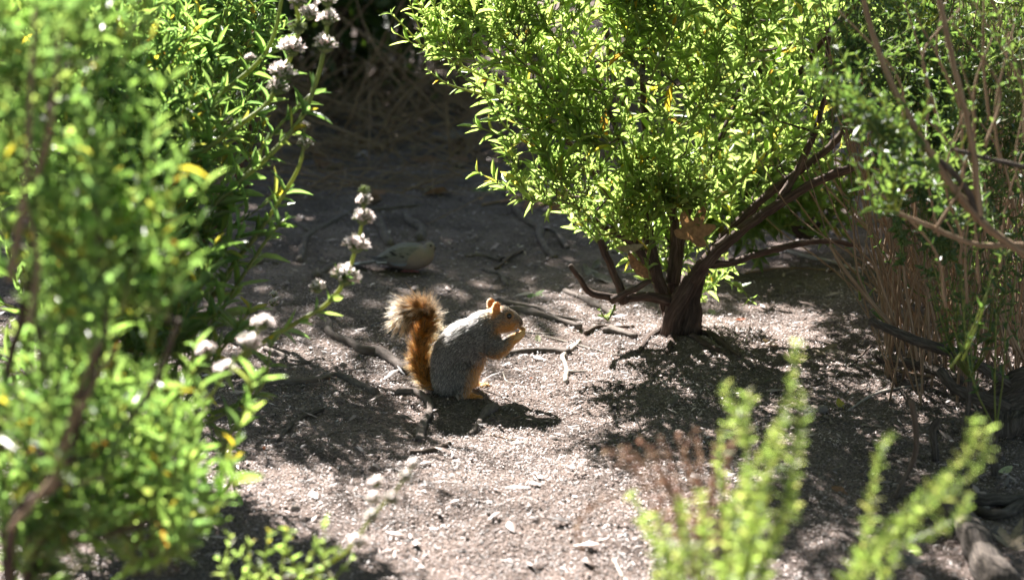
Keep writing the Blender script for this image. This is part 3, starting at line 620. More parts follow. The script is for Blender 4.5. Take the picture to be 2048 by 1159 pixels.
for q in range(110):
    x0 = g6.uniform(1760, 2120); Y0 = g6.uniform(5.7, 6.8); p0 = at(x0, 500, Y0); p0[2] = float(gz(p0[0], p0[1])) - .01
    top = at(x0 + g6.normal(0, 60), g6.uniform(-100, 300), Y0 + g6.normal(0, .12)); P = spline([p0, p0 + (top - p0) * .5 + g6.normal(0, .02, 3), top], 8)
    m1 = MB(); tube(m1, P, np.linspace(g6.uniform(.002, .0045), .0014, 8), 5); obj('dry_stem', m1.mesh('dry_stem', M['drystem']), S.root)
    for p in P[4:]: S.nodes.append(p); S.nr.append(.002)
S.twigs([vol(1930, 150, 6.2, 190, 190, .4, 3), vol(1960, 400, 6.2, 150, 90, .4, 1)], 420, .036, ratio=.25, spacing=.022, start=.3)
S.finish(120)
# sunlit green mass behind the leaning branches
S = Shrub('sage_shrub', 'loose yellow-green sage shrub behind the leaning branches of the twisted trunk', 'shrub', on(1600, 470))
for pts in [[(1600, 475, 6.0), (1560, 330, 6.0), (1520, 150, 6.0), (1500, 0, 6.0)], [(1610, 475, 6.0), (1650, 300, 6.0), (1690, 120, 6.0), (1720, -20, 6.0)], [(1600, 470, 6.0), (1500, 400, 5.9), (1440, 330, 5.9), (1400, 200, 5.9)], [(1615, 475, 6.0), (1750, 330, 6.0), (1850, 150, 6.0)]]:
    S.limb(pl(pts), .012, .005, 7, .2)
V7 = [vol(1560, 120, 6.0, 170, 150, .25, 3), vol(1480, 330, 5.9, 130, 100, .15, 2), vol(1720, 150, 6.0, 140, 170, .25, 2), vol(1880, 130, 6.1, 150, 160, .25, 1.6), vol(1590, 390, 5.9, 110, 60, .15, 1.6), vol(1450, 430, 5.9, 90, 50, .12, 1.0)]
V7u = [vol(1480, -70, 6.0, 200, 70, .25, 1), vol(1750, -80, 6.0, 200, 80, .25, 1)]
S.secondary(V7u, 20); S.twigs(V7u, 150, .07, spacing=.027)
S.secondary(V7, 50); S.twigs(V7, 320, .072, spacing=.027, ratio=.21, taper=.3)
S.finish(200)

# ------------------------------------------------------------------ blurred small-leaved stalks, lower right
def wand(s, pts, Y, L0=.022, r=.002):
    P = spline([at(x, y, Y) for x, y in pts], step=.012); mb = MB(); tube(mb, P, np.linspace(r, r * .4, len(P)), 5); obj('stem', mb.mesh('stem', M['greenstem']), s.root)
    stem_leaves(s.lv, P, L0, ratio=.30, spacing=.0062, start=.02, axil=2, taper=.4, spread=1.1)
S = Shrub('chamise_plant', 'blurred bright green plant with upright wands of tiny leaves', 'plant', (.20, 2.55, float(gz(.2, 2.55))), 'chamise')
bp_ = np.array([.2, 2.55, 0]); S.limb([bp_, bp_ + np.array([.01, 0, .18]), at(1450, 1200, 2.55)], .006, .004, 7)
for pts in [[(1480, 1190), (1530, 1000), (1560, 850), (1585, 760), (1592, 690)], [(1470, 1190), (1490, 1000), (1495, 880), (1490, 790)], [(1500, 1190), (1560, 1050), (1595, 900), (1608, 790)], [(1440, 1190), (1450, 1050), (1440, 930), (1450, 850), (1500, 800)], [(1320, 1190), (1310, 1090), (1280, 1020), (1262, 990)], [(1350, 1190), (1370, 1090), (1365, 1010)], [(1400, 1190), (1410, 1080), (1400, 990)], [(1520, 1190), (1540, 1090), (1580, 1030), (1592, 1010)], [(1450, 1190), (1470, 1000), (1530, 900), (1570, 840)], [(1480, 1190), (1500, 1050), (1540, 930), (1560, 900)], [(1330, 1180), (1335, 1080), (1310, 1030)], [(1490, 900), (1480, 840), (1450, 775)], [(1470, 1190), (1510, 1090), (1500, 950)], [(1380, 1190), (1340, 1120), (1290, 1040)]]:
    wand(S, pts, 2.55 + rng.normal(0, .05))
S.finish()
S = Shrub('chamise_plant', 'blurred green wands of tiny leaves leaning right beside the grey root', 'plant', (.37, 2.62, float(gz(.37, 2.62))), 'chamise')
bp_ = np.array([.37, 2.62, 0]); S.limb([bp_, bp_ + np.array([.0, 0, .15]), at(1680, 1210, 2.6)], .005, .004, 7)
for pts in [[(1690, 1190), (1730, 1080), (1745, 980), (1760, 900), (1780, 872)], [(1680, 1190), (1770, 1060), (1870, 970), (1940, 900), (1950, 845)], [(1690, 1190), (1790, 1070), (1890, 990), (1960, 930), (1975, 860)], [(1750, 1190), (1790, 1110), (1800, 1050)], [(1800, 1090), (1870, 1060), (1920, 1030), (1935, 990)], [(1700, 1190), (1760, 1090), (1860, 1000), (1900, 950)]]:
    wand(S, pts, 2.6 + rng.normal(0, .03))
S.finish()
S = Shrub('dry_flower_plant', 'blurred reddish-brown dried flower stalks behind the green wands', 'plant', (.13, 2.75, float(gz(.13, 2.75))), 'dryfern', 'drystem')
bp_ = np.array([.13, 2.75, 0]); S.limb([bp_, bp_ + np.array([.0, 0, .15]), at(1380, 1200, 2.75)], .005, .003, 7)
for pts in [[(1390, 1190), (1370, 1050), (1330, 960), (1250, 910)], [(1400, 1190), (1400, 1000), (1370, 900), (1390, 860)], [(1390, 1190), (1420, 1000), (1450, 900), (1500, 860)], [(1380, 1190), (1350, 1000), (1320, 930), (1310, 900)], [(1380, 1190), (1400, 1050), (1440, 950), (1470, 880)], [(1230, 1190), (1160, 1080), (1165, 1030), (1240, 985), (1290, 975)], [(1400, 1190), (1360, 1010), (1290, 950), (1240, 930)]] + [[(1390 + a_, 1190), (1380 + a_ * 2, 1040), (1360 + a_ * 3, 930), (1340 + a_ * 4, 870 + abs(a_))] for a_ in range(-32, 40, 9)]:
    P = spline([at(x, y, 2.75) for x, y in pts], step=.015); S.stem([at(x, y, 2.75) for x, y in pts], .0016, .0009, .017, 'dry_stem', 'drystem', spacing=.009, start=.35, ratio=.55, axil=2)
S.finish(150)

# ------------------------------------------------------------------ dark thicket behind
def thicket(label, x, y, w_, h_, d_, n, seed, nst=16):
    g3 = np.random.default_rng(seed); S = Shrub('thicket_shrub', label, 'shrub', (x, y, float(gz(x, y))), 'laurel', 'deadwood', 'dark thicket shrubs behind the clearing')
    for q in range(nst):
        a = np.array([x + g3.uniform(-.5, .5) * w_, y + g3.uniform(-.3, .3) * d_, 0]); a[2] = float(gz(a[0], a[1])) - .02
        bq = np.array([x + g3.uniform(-1, 1) * w_, y + g3.uniform(-1, .8) * d_, h_ * g3.uniform(.5, .95)])
        S.limb([a, a + (bq - a) * np.array([.3, .3, .5]) + g3.normal(0, .05, 3), bq], g3.uniform(.012, .03), .006, 7, .15)
    P = g3.uniform(-1, 1, (n * 3, 3)); P = P[(P ** 2).sum(1) < 1][:n]
    P = np.sign(P) * np.abs(P) ** .8; P = P[P[:, 2] > -.97]
    k = len(P); zc_ = h_ * .5; P = P * np.array([w_, d_, h_ * .5]) * (1 + .16 * (vn(P[:, 0] * 4, P[:, 2] * 4 + P[:, 1] * 3, seed)[:, None] - .5)) + np.array([x, y, zc_])
    S.lv.add(P, unit(g3.normal(0, 1, (k, 3))), unit(g3.normal(0, .5, (k, 3)) + np.array([0, 0, .6])), g3.uniform(.07, .13, k), g3.uniform(.03, .05, k))
    S.finish(0)
    return S
thicket('dark leafy thicket shrub at the back, above the fallen dead branches', -1.9, 8.6, 1.05, 3.0, .85, 9500, 31)
thicket('dark thicket shrub at the back, behind the white flower stalks', -3.4, 8.4, 1.05, 3.0, .85, 6500, 32, 10)
thicket('dark thicket shrub at the back, behind the dove', -.6, 8.7, .85, 2.7, .8, 8000, 33)
thicket('dark thicket shrub at the back, behind the twisted sage trunk', 1.0, 9.4, 1.0, 1.9, .8, 5000, 34)
thicket('dark thicket shrub at the back, behind the bare brown stems', 2.6, 9.4, 1.0, 1.9, .8, 4500, 35)
thicket('taller loose shrub added above the dark thicket to dapple the ground with shade', -2.15, 8.75, .7, 3.8, .5, 1500, 38, 6)  # sparse fringe added to throw dappled shade around the squirrel
thicket('unseen dark thicket shrub added to block low sky, beyond the flowering sage', -3.4, 5.2, .8, 2.4, 1.4, 4500, 39, 8)  # out of view, added to cut sky light from the left
thicket('unseen dark thicket shrub added to block low sky, beyond the bare brown stems', 3.0, 5.4, .8, 2.6, 1.6, 5000, 40, 8)  # out of view, added to cut sky light from the right
thicket('dark thicket shrub in the second row, behind the dove and dead branches', -1.2, 10.9, 1.4, 3.2, .8, 6500, 36, 8)
thicket('dark thicket shrub in the second row, behind the sage foliage', 1.4, 11.4, 1.5, 2.6, .8, 5000, 37, 8)

# sycamore added out of view: its crown shuts out sky light over the clearing
S = Shrub('unseen_sycamore', 'unseen tall sycamore tree added so its crown blocks sky light over the clearing', 'tree', (2.6, -1.6, float(gz(2.6, -1.6))), 'laurel', 'greybark')
tb = np.array([2.6, -1.6, 0.])
S.limb([tb - [0, 0, .1], tb + [0, .1, 1.5], tb + [-.3, .4, 3.0], tb + [-.9, .9, 4.4]], .24, .12, 18, .15, 'trunk', .1)
g5 = np.random.default_rng(3)
for q in range(12):
    e = np.array([g5.uniform(-4.5, 4.5), g5.uniform(-4, 5.5), g5.uniform(3.6, 5.6)]); a_ = tb + [-.3, .4, 2.6 + .12 * q]
    S.limb([a_, a_ + (e - a_) * .5 + [0, 0, .3], e], .07, .02, 8, .15)
n = 26000; P = np.stack([g5.uniform(-6, 6, n), g5.uniform(-6, 7.2, n), g5.uniform(3.0, 6.2, n)], -1); P = P[(vn(P[:, 0] * .8, P[:, 1] * .8, 4) > .12) & (P[:, 1] < 1.5 + 1.09 * (P[:, 2] - .6))]; n = len(P)
S.lv.add(P, unit(g5.normal(0, 1, (n, 3)) * [1, 1, .4]), unit(g5.normal(0, .4, (n, 3)) + [0, 0, 1]), g5.uniform(.15, .22, n), g5.uniform(.11, .17, n))
S.finish(0)

g8 = np.random.default_rng(91)
for nm_, mt_, n in (('brown_leaf_litter', 'brownleaf', 170), ('tan_leaf_litter', 'tanleaf', 90)):
    x = g8.uniform(-1.5, .9, n); y = g8.uniform(6.6, 8.5, n); a = g8.uniform(0, 6.28, n); L = g8.uniform(.03, .085, n)
    P = np.stack([x, y, gz(x, y) + .006], -1); D = unit(np.stack([np.cos(a), np.sin(a), g8.normal(0, .12, n)], -1)); Nn = unit(np.stack([g8.normal(0, .25, n), g8.normal(0, .25, n), np.ones(n)], -1)); S_ = unit(np.cross(Nn, D)); Nn = np.cross(D, S_)
    o = obj(nm_, leafmesh(nm_, P, D, S_, Nn, L, L * g8.uniform(.35, .7, n), M[mt_])); o['kind'] = 'stuff'; tag(o, 'scattered small %s dead leaves in the shade before the thicket' % nm_.split('_')[0], 'leaf litter')
mb = MB(); g7 = np.random.default_rng(12)
for q in range(650):
    p = np.array([g7.uniform(-1.35, .5), g7.uniform(6.7, 8.5), 0.]); p[2] = float(gz(p[0], p[1])) - .005; L = g7.uniform(.12, .6)
    d = unit(np.array([g7.normal(0, 1), g7.normal(0, .6), abs(g7.normal(0, .7)) * (.25 + .75 * (p[1] - 6.7) / 1.8)]))
    tube(mb, spline([p, p + d * L * .5 + g7.normal(0, .035, 3), p + d * L + g7.normal(0, .05, 3)], 7), np.linspace(g7.uniform(.0012, .0035), .0008, 7), 4, cap=False)
o = obj('dead_brush', mb.mesh('dead_brush', M['drystem'])); o['kind'] = 'stuff'; tag(o, 'tangle of fine dead brown twigs under the dark thicket', 'brush')

# low dead brush in front of the thicket: each long stick is a thing
g4 = np.random.default_rng(77)
LB = 'thin dead brown stick tangled in the brush under the thicket'
for q in range(75):
    x0 = g4.uniform(520, 1130); Yq = g4.uniform(7.4, 8.6); p = at(x0, 250, Yq); p[2] = float(gz(p[0], p[1])) + .01
    a = g4.uniform(-1, 1); L = g4.uniform(.3, .8)
    dirv = unit(np.array([np.sign(a) * g4.uniform(.3, 1), g4.uniform(-.3, .3), g4.uniform(.05, .9)]))
    P = spline([p - dirv * np.array([1, 1, 0]) * .02, p + dirv * L * .5 + g4.normal(0, .03, 3), p + dirv * L + np.array([0, 0, -.05 * L])], 8)
    mb = MB(); tube(mb, P, np.linspace(g4.uniform(.003, .006), .0016, 8), 5, .2)
    tag(obj('dead_stick', mb.mesh('dead_stick', M['drystem'])), LB, 'stick', 'dead sticks tangled under the thicket')

# ------------------------------------------------------------------ animals: bodies grown from overlapping rounded segments, remeshed into one skin
def sphere_pts(nu=14, nv=9):
    V = [(0, 0, 1)]; Q = []; T = []
    for a in range(1, nv):
        for b_ in range(nu):
            th = math.pi * a / nv; ph = 2 * math.pi * b_ / nu; V.append((math.sin(th) * math.cos(ph), math.sin(th) * math.sin(ph), math.cos(th)))
    V.append((0, 0, -1)); l = len(V) - 1
    for b_ in range(nu):
        T.append((0, 1 + b_, 1 + (b_ + 1) % nu)); T.append((l, 1 + (nv - 2) * nu + (b_ + 1) % nu, 1 + (nv - 2) * nu + b_))
    for a in range(nv - 2):
        for b_ in range(nu):
            p, q = 1 + a * nu + b_, 1 + a * nu + (b_ + 1) % nu; Q.append((p, p + nu, q + nu, q))
    return np.array(V), np.array(Q), np.array(T)
SPH = sphere_pts()
def skin(chains, voxel, smooth, name):
    mb = MB()
    for ch in chains:
        ch = np.asarray(ch, float)      # x y z r ry
        C = ch if len(ch) == 1 else spline(ch, n=max(2, (len(ch) - 1) * 7)) if len(ch) > 2 else np.linspace(ch[0], ch[1], 8)
        for c in C:
            r_ = max(c[3], .0012); mb.add(SPH[0] * np.array([r_, r_ * c[4], r_]) + c[:3], SPH[1], SPH[2])
    me = mb.mesh(name, None); o = bpy.data.objects.new(name, me); COL.objects.link(o)
    md = o.modifiers.new('r', 'REMESH'); md.mode = 'VOXEL'; md.voxel_size = voxel
    if smooth: s_ = o.modifiers.new('s', 'SMOOTH'); s_.factor = .5; s_.iterations = smooth
    dg = bpy.context.evaluated_depsgraph_get(); dg.update()
    r_ = bpy.data.meshes.new_from_object(o.evaluated_get(dg)); r_.name = name
    bpy.data.objects.remove(o); bpy.data.meshes.remove(me)
    n = len(r_.vertices); V = np.empty(n * 3, np.float32); r_.vertices.foreach_get('co', V)
    Nn = np.empty(n * 3, np.float32); r_.vertices.foreach_get('normal', Nn)
    r_.polygons.foreach_set('use_smooth', np.ones(len(r_.polygons), bool))
    r_.calc_loop_triangles(); T = np.empty(len(r_.loop_triangles) * 3, np.int32); r_.loop_triangles.foreach_get('vertices', T)
    return r_, V.reshape(-1, 3).astype(float), Nn.reshape(-1, 3).astype(float), T.reshape(-1, 3)
def setcol(me, C):
    a = me.attributes.new('col', 'FLOAT_COLOR', 'POINT'); a.data.foreach_set('color', np.concatenate([C, np.ones((len(C), 1))], 1).astype(np.float32).ravel())
def seg_d(P, a, b):
    a, b = np.asarray(a, float), np.asarray(b, float); ab = b - a; t_ = np.clip(((P - a) @ ab) / (ab @ ab + 1e-12), 0, 1); return np.linalg.norm(P - a - t_[:, None] * ab, axis=1)
def sst(a, b, x): t_ = np.clip((x - a) / (b - a), 0, 1); return t_ * t_ * (3 - 2 * t_)

def furmat(name, model='CHIANG'):
    m, t, b, out = newmat(name); t.nodes.remove(b)
    a = N_(t, 'ShaderNodeAttribute', attribute_name='col'); tip = N_(t, 'ShaderNodeAttribute', attribute_name='tip'); mid = N_(t, 'ShaderNodeAttribute', attribute_name='mid'); hi = N_(t, 'ShaderNodeHairInfo')
    def rp(lo, hi_, src):
        r_ = N_(t, 'ShaderNodeMapRange', interpolation_type='SMOOTHSTEP'); r_.inputs[1].default_value = lo; r_.inputs[2].default_value = hi_; t.links.new(src, r_.inputs[0]); return r_.outputs[0]
    m1 = N_(t, 'ShaderNodeMix', data_type='RGBA'); t.links.new(rp(.38, .52, hi.outputs['Intercept']), m1.inputs[0]); t.links.new(a.outputs['Color'], m1.inputs[6]); t.links.new(mid.outputs['Color'], m1.inputs[7])
    m2 = N_(t, 'ShaderNodeMix', data_type='RGBA'); t.links.new(rp(.70, .82, hi.outputs['Intercept']), m2.inputs[0]); t.links.new(m1.outputs[2], m2.inputs[6]); t.links.new(tip.outputs['Color'], m2.inputs[7])
    h = N_(t, 'ShaderNodeBsdfHairPrincipled'); h.model = 'CHIANG'; h.parametrization = 'COLOR'
    h.inputs['Roughness'].default_value = .45; h.inputs['Radial Roughness'].default_value = .6
    t.links.new(m2.outputs[2], h.inputs['Color'])
    d = N_(t, 'ShaderNodeBsdfDiffuse'); t.links.new(m2.outputs[2], d.inputs[0])
    mx = N_(t, 'ShaderNodeMixShader'); mx.inputs[0].default_value = .5
    t.links.new(h.outputs[0], mx.inputs[1]); t.links.new(d.outputs[0], mx.inputs[2]); t.links.new(mx.outputs[0], out.inputs[0])
    return m
M['fur'] = furmat('squirrel_fur')
m, t, b, out = newmat('squirrel_skin'); M['skin'] = m
a = N_(t, 'ShaderNodeAttribute', attribute_name='col'); th_ = N_(t, 'ShaderNodeAttribute', attribute_name='thin')
t.links.new(a.outputs['Color'], b.inputs['Base Color']); b.inputs['Roughness'].default_value = .8; b.inputs['Specular IOR Level'].default_value = .2
tr = N_(t, 'ShaderNodeBsdfTranslucent'); tr.inputs[0].default_value = (.80, .38, .15, 1)
mx = N_(t, 'ShaderNodeMixShader'); t.links.new(th_.outputs['Fac'], mx.inputs[0]); t.links.new(b.outputs[0], mx.inputs[1]); t.links.new(tr.outputs[0], mx.inputs[2]); t.links.new(mx.outputs[0], out.inputs[0])
M['eye'] = plain('eye', (.006, .004, .003), .06, .6)
M['claw'] = plain('claw', (.05, .035, .03), .5)
def hairs(name, parent, P, D, N, L, bend, rad, col, mid, tip, npt=5, mat=None):
    n = len(P); cu = bpy.data.hair_curves.new(name); cu.add_curves([npt] * n)
    u = np.linspace(0, 1, npt)
    X = P[:, None] + (L[:, None] * u[None])[..., None] * D[:, None] + bend[:, None] * (u ** 2)[None, :, None] * L[:, None, None]
    cu.attributes['position'].data.foreach_set('vector', X.astype(np.float32).ravel()) if 'position' in cu.attributes else cu.position_data.foreach_set('vector', X.astype(np.float32).ravel())
    ra = cu.attributes.get('radius') or cu.attributes.new('radius', 'FLOAT', 'POINT')
    ra.data.foreach_set('value', (rad[:, None] * (1 - .8 * u[None] ** 2)).astype(np.float32).ravel())
    for k, c in (('col', col), ('mid', mid), ('tip', tip)):
        at_ = cu.attributes.new(k, 'FLOAT_COLOR', 'CURVE'); at_.data.foreach_set('color', np.concatenate([c, np.ones((n, 1))], 1).astype(np.float32).ravel())
    cu.materials.append(mat or M['fur']); return obj(name, cu, parent)
def scatter(V, N, T, n, wt=None):
    A = np.linalg.norm(np.cross(V[T[:, 1]] - V[T[:, 0]], V[T[:, 2]] - V[T[:, 0]]), axis=1)
    if wt is not None: A = A * wt[T].mean(1)
    q = rng.choice(len(T), n, p=A / A.sum()); u = rng.random((n, 2)); f = u.sum(1) > 1; u[f] = 1 - u[f]
    w_ = np.stack([1 - u.sum(1), u[:, 0], u[:, 1]], -1)
    return (V[T[q]] * w_[..., None]).sum(1), unit((N[T[q]] * w_[..., None]).sum(1)), q, w_

# ---- squirrel
YS = 4.69; ZS = 3.409; K = 1.0 / ZS / 993
def sz(zx, zy, r, dy=0, wy=1.):
    p = at(740 + zx / ZS, 560 + zy / ZS, YS + dy); return (p[0], p[1], p[2], r * K, wy)
sq = thing('squirrel', 'grey and orange squirrel sitting upright with a bushy curled tail, eating from its paws', 'squirrel', (at(905, 790, YS)[0], YS, 0))
gY = lambda px, py: on(px, py)[1] - YS
chains = [
    [sz(540, 675, 112, 0, 1.0), sz(545, 600, 124, 0, 1.0), sz(570, 500, 132, 0, 1.0), sz(640, 420, 130, .0, .95), sz(725, 375, 122, .0, .88), sz(795, 312, 102, .003, .88), sz(855, 268, 82, .005, .95), sz(905, 252, 76, .006, .95)],
    [sz(905, 250, 72, .006, .95), sz(945, 264, 64, .008, .95), sz(985, 280, 48, .010, .9), sz(1018, 290, 25, .012, 1.), sz(1030, 294, 15, .012, 1)],
    [sz(880, 290, 66, -.002, 1), sz(935, 305, 46, .004, 1), sz(975, 316, 28, .009, 1)],
    [sz(700, 480, 95, 0, .95), sz(740, 500, 60, 0, 1), sz(690, 590, 70, 0, 1), sz(640, 680, 70, .0, 1)],
    # near arm
    [sz(760, 400, 95, -.014, .7), sz(820, 440, 84, -.022, .6), sz(862, 475, 58, -.028, .7), sz(905, 462, 44, -.028, .8), sz(955, 425, 32, -.022, .9), sz(1000, 395, 25, -.012, 1), sz(1030, 374, 22, -.006, 1)],
    # far arm
    [sz(800, 430, 70, .018, .8), sz(860, 470, 40, .032, .8), sz(930, 420, 27, .028, .9), sz(995, 378, 20, .020, 1), sz(1020, 362, 18, .014, 1)],
    # near thigh and foot
    [sz(560, 660, 118, -.018, .62), sz(600, 640, 108, -.024, .55), sz(650, 640, 72, -.030, .6), sz(672, 665, 46, -.032, .8)],
    [sz(672, 665, 46, -.032, .8), sz(655, 720, 40, -.034, .8), sz(635, 768, 30, -.036, .9)],
    [sz(628, 780, 22, gY(925, 795), 1.0), sz(680, 789, 20, gY(940, 795), 1.2), sz(720, 795, 15, gY(952, 796), 1.5)],
    # far thigh and foot
    [sz(600, 620, 100, .022, .6), sz(670, 600, 60, .030, .7), sz(700, 640, 40, .036, .8), sz(705, 700, 28, .042, .9)],
    [sz(700, 706, 20, gY(948, 771), 1.0), sz(745, 714, 17, gY(960, 772), 1.2), sz(775, 717, 14, gY(968, 773), 1.4)],
    # ears
    [sz(858, 215, 26, -.010, .6), sz(862, 190, 28, -.013, .32), sz(866, 170, 23, -.014, .26), sz(868, 155, 14, -.014, .3)],
    [sz(838, 190, 28, .026, .6), sz(830, 162, 30, .029, .32), sz(827, 148, 25, .030, .26), sz(826, 136, 15, .031, .3)],
]
# toes and fingers
for k, dx in enumerate((-6, 4, 12, 20)):
    f = (k - 1.5) * .0042
    chains.append([sz(715, 795, 8, gY(951, 796) + f, 1), sz(745 + dx * .3, 790, 8, gY(958, 797) + f * 1.5, 1), sz(768 + dx * .3 - abs(k - 1.5) * 6, 799, 6, gY(964, 798) + f * 1.7, 1)])
    chains.append([sz(770, 716, 7, gY(966, 773) + f, 1), sz(795 + dx * .3, 711, 7, gY(973, 773) + f * 1.4, 1), sz(815 + dx * .2 - abs(k - 1.5) * 5, 719, 6, gY(979, 773) + f * 1.6, 1)])
for k in range(4):
    chains.append([sz(1026, 378 - k * 7, 9, -.010 + k * .001, 1), sz(1052, 370 - k * 9, 8, -.008 + k * .002, 1), sz(1048, 348 - k * 7, 7, -.002 + k * .002, 1), sz(1026, 334 - k * 2, 6, .002 + k * .002, 1)])
    chains.append([sz(1022, 366 - k * 5, 8, .014 + k * .001, 1), sz(1044, 356 - k * 7, 7, .014 + k * .001, 1), sz(1036, 338 - k * 4, 6, .010, 1), sz(1016, 330, 6, .008, 1)])
chains.append([sz(1010, 384, 8, -.010, 1), sz(1000, 366, 7, -.006, 1), sz(1002, 352, 6, -.002, 1)])
tailpath = [(455, 735, 34, .012), (392, 690, 34, .012), (352, 610, 36, .012), (338, 490, 36, .012), (350, 390, 36, .010), (372, 290, 36, .006), (362, 220, 34, .0), (312, 190, 30, -.006), (258, 215, 24, -.010), (222, 280, 12, -.012)]
chains.append([sz(x, y, r, d, .8) for x, y, r, d in tailpath])
me, V, N, T = skin(chains, .0016, 4, 'body')
px, py, _ = proj(V); zx, zy = (px - 740) * ZS, (py - 560) * ZS
tailP = spline([sz(x, y, r, d)[:3] for x, y, r, d in tailpath], 60); tailT = unit(np.gradient(tailP, axis=0))
def tail_near(P):
    d = np.linalg.norm(P[:, None] - tailP[None], axis=2); return d.argmin(1), d.min(1)
ti, td = tail_near(V)
istail = ((td < .0135) & (ti > 6) & (zx < 415)) | ((td < .0135) & (zx < 330))
def orange_w(P):
    px, py, _ = proj(P); Z2 = np.stack([(px - 740) * ZS, (py - 560) * ZS], -1)
    w_ = np.zeros(len(P)); dY = P[:, 1] - YS
    def add(a, b_, r0, r1, s=1.): w_[:] = np.maximum(w_, s * (1 - sst(r0, r1, seg_d(Z2, a, b_))))
    add((800, 552), (752, 600), 16, 50); add((742, 610), (705, 720), 16, 55); add((670, 785), (780, 800), 20, 52); add((700, 715), (830, 715), 26, 52); add((690, 640), (670, 740), 0, 50, .6)
    add((800, 545), (900, 520), 4, 30, .9); add((905, 510), (1000, 430), 6, 34, 1.); add((990, 410), (1060, 360), 30, 60, 1.); add((915, 335), (1010, 318), 16, 44); add((870, 350), (930, 335), 8, 40, .9)
    add((850, 215), (868, 150), 30, 50); add((838, 180), (826, 130), 30, 46); add((953, 241), (954, 241), 24, 40, .5); add((900, 290), (1000, 290), 0, 55, .35); add((835, 245), (850, 225), 0, 36, .8)
    w_ = np.maximum(w_, sst(.018, -.01, np.abs(dY)) * 0)
    return np.clip(w_, 0, 1)
OR = np.array([.62, .27, .065]); GR = np.array([.20, .18, .16])
ow = orange_w(V); C = GR * .55 + (OR * .8 - GR * .55) * ow[:, None]
C[istail] = np.array([.30, .13, .03])
Zq = np.stack([zx, zy], -1); earw_ = np.maximum(1 - sst(26, 36, seg_d(Zq, (862, 190), (868, 150))), 1 - sst(26, 36, seg_d(Zq, (830, 160), (826, 130)))) * (zy < 205)
hand = (1 - sst(14, 34, seg_d(np.stack([zx, zy], -1), (1005, 385), (1050, 360))))[:, None]; C = C * (1 - hand) + np.array([.62, .36, .16]) * hand
C = np.where((earw_ > .3)[:, None], np.array([[.40, .17, .055]]), C)
nose = (1 - sst(8, 20, np.hypot(zx - 1028, zy - 300)))[:, None]; C = C * (1 - nose) + np.array([.08, .05, .045]) * nose
setcol(me, C)
earw = np.maximum(1 - sst(26, 36, seg_d(np.stack([zx, zy], -1), (862, 190), (868, 150))), 1 - sst(26, 36, seg_d(np.stack([zx, zy], -1), (830, 160), (826, 130))))
earw = earw * (zy < 205)
a_ = me.attributes.new('thin', 'FLOAT', 'POINT'); a_.data.foreach_set('value', (earw * .24).astype(np.float32))
me.materials.clear(); me.materials.append(M['skin']); obj('body', me, sq)
# body fur
spine = spline([sz(*q)[:3] for q in [(1028, 298, 0, .012), (950, 262, 0, .006), (850, 240, 0, .004), (760, 300, 0), (650, 360, 0), (540, 440, 0), (480, 560, 0), (480, 700, 0), (450, 760, 0)]], 60); spT = unit(np.gradient(spine, axis=0))
wt = np.where(istail, 0., 1.) * (1 - .55 * hand[:, 0]) * np.where(earw > .3, 1.1, 1) * np.where(zy > 770, .6, 1)
P, Nn, q, w_ = scatter(V, N, T, 42000, wt)
d = np.linalg.norm(P[:, None] - spine[None], axis=2).argmin(1); F = spT[d]
px, py, _ = proj(P); hx, hy = (px - 740) * ZS, (py - 560) * ZS; Z2 = np.stack([hx, hy], -1)
arm = (1 - sst(35, 70, seg_d(Z2, (840, 490), (1040, 370))))[:, None]; F = F * (1 - arm) + unit(np.array([.75, 0, .45]) * np.ones((len(P), 1))) * arm
legd = (1 - sst(50, 120, seg_d(Z2, (640, 700), (660, 780))))[:, None]; F = F * (1 - legd) + np.array([.2, 0, -1.]) * legd
F = unit(F - Nn * np.sum(F * Nn, 1, keepdims=True) + rng.normal(0, .18, P.shape))
ow = orange_w(P + rng.normal(0, .006, P.shape)); n = len(P)
L = np.full(n, .0105); L *= np.where(hx > 800, .62, 1.) ; L *= np.where((hx > 960) | ((hy > 775) & (hx > 640)), .5, 1.); L *= np.where((hy < 205) & (hx > 790), .55, 1); L *= np.where((hx > 690) & (hy > 690), .5, 1)
L *= 1 - .55 * (1 - sst(14, 34, seg_d(Z2, (1005, 385), (1050, 360))))
eyed = np.hypot(hx - 953, hy - 241); L *= np.where(eyed < 34, .45, 1); L *= rng.uniform(.7, 1.25, n)
keep = (eyed > 17) | (P[:, 1] > YS)
lift = rng.uniform(.22, .5, n)[:, None]
gtint = (rng.uniform(.55, 1.3, n) * (.5 + 1.0 * vn(np.sum(P * np.cross(F, Nn), 1) * 480, np.sum(P * F, 1) * 130, 5)))[:, None]
gl = np.array([.33, .285, .24]) * gtint; gb = np.array([.07, .06, .054]) * np.ones((n, 1)); gt = np.where(rng.random(n)[:, None] < .5, np.array([[.035, .03, .028]]), np.array([[.60, .56, .51]]) * gtint)
oc = OR * rng.uniform(.75, 1.25, n)[:, None]; o3 = ow[:, None]
col = gb + (oc * .8 - gb) * o3; mid = gl + (oc - gl) * o3; tip = gt + (oc * 1.15 - gt) * np.clip(o3 * 1.1, 0, 1)
hd = (1 - sst(80, 150, seg_d(Z2, (890, 230), (1000, 280))))[:, None] * (1 - o3)   # brownish head
mid = mid * (1 - hd * .35) + np.array([.42, .32, .2]) * hd * .35; tip = tip * (1 - hd * .4) + np.array([.45, .33, .2]) * hd * .4
hairs('fur', sq, P[keep], unit(F + Nn * lift)[keep], Nn[keep], L[keep], (F * .35 - Nn * .12)[keep], rng.uniform(.00018, .00034, n)[keep], np.clip(col, 0, 1)[keep], np.clip(mid, 0, 1)[keep], np.clip(tip, 0, 1)[keep])
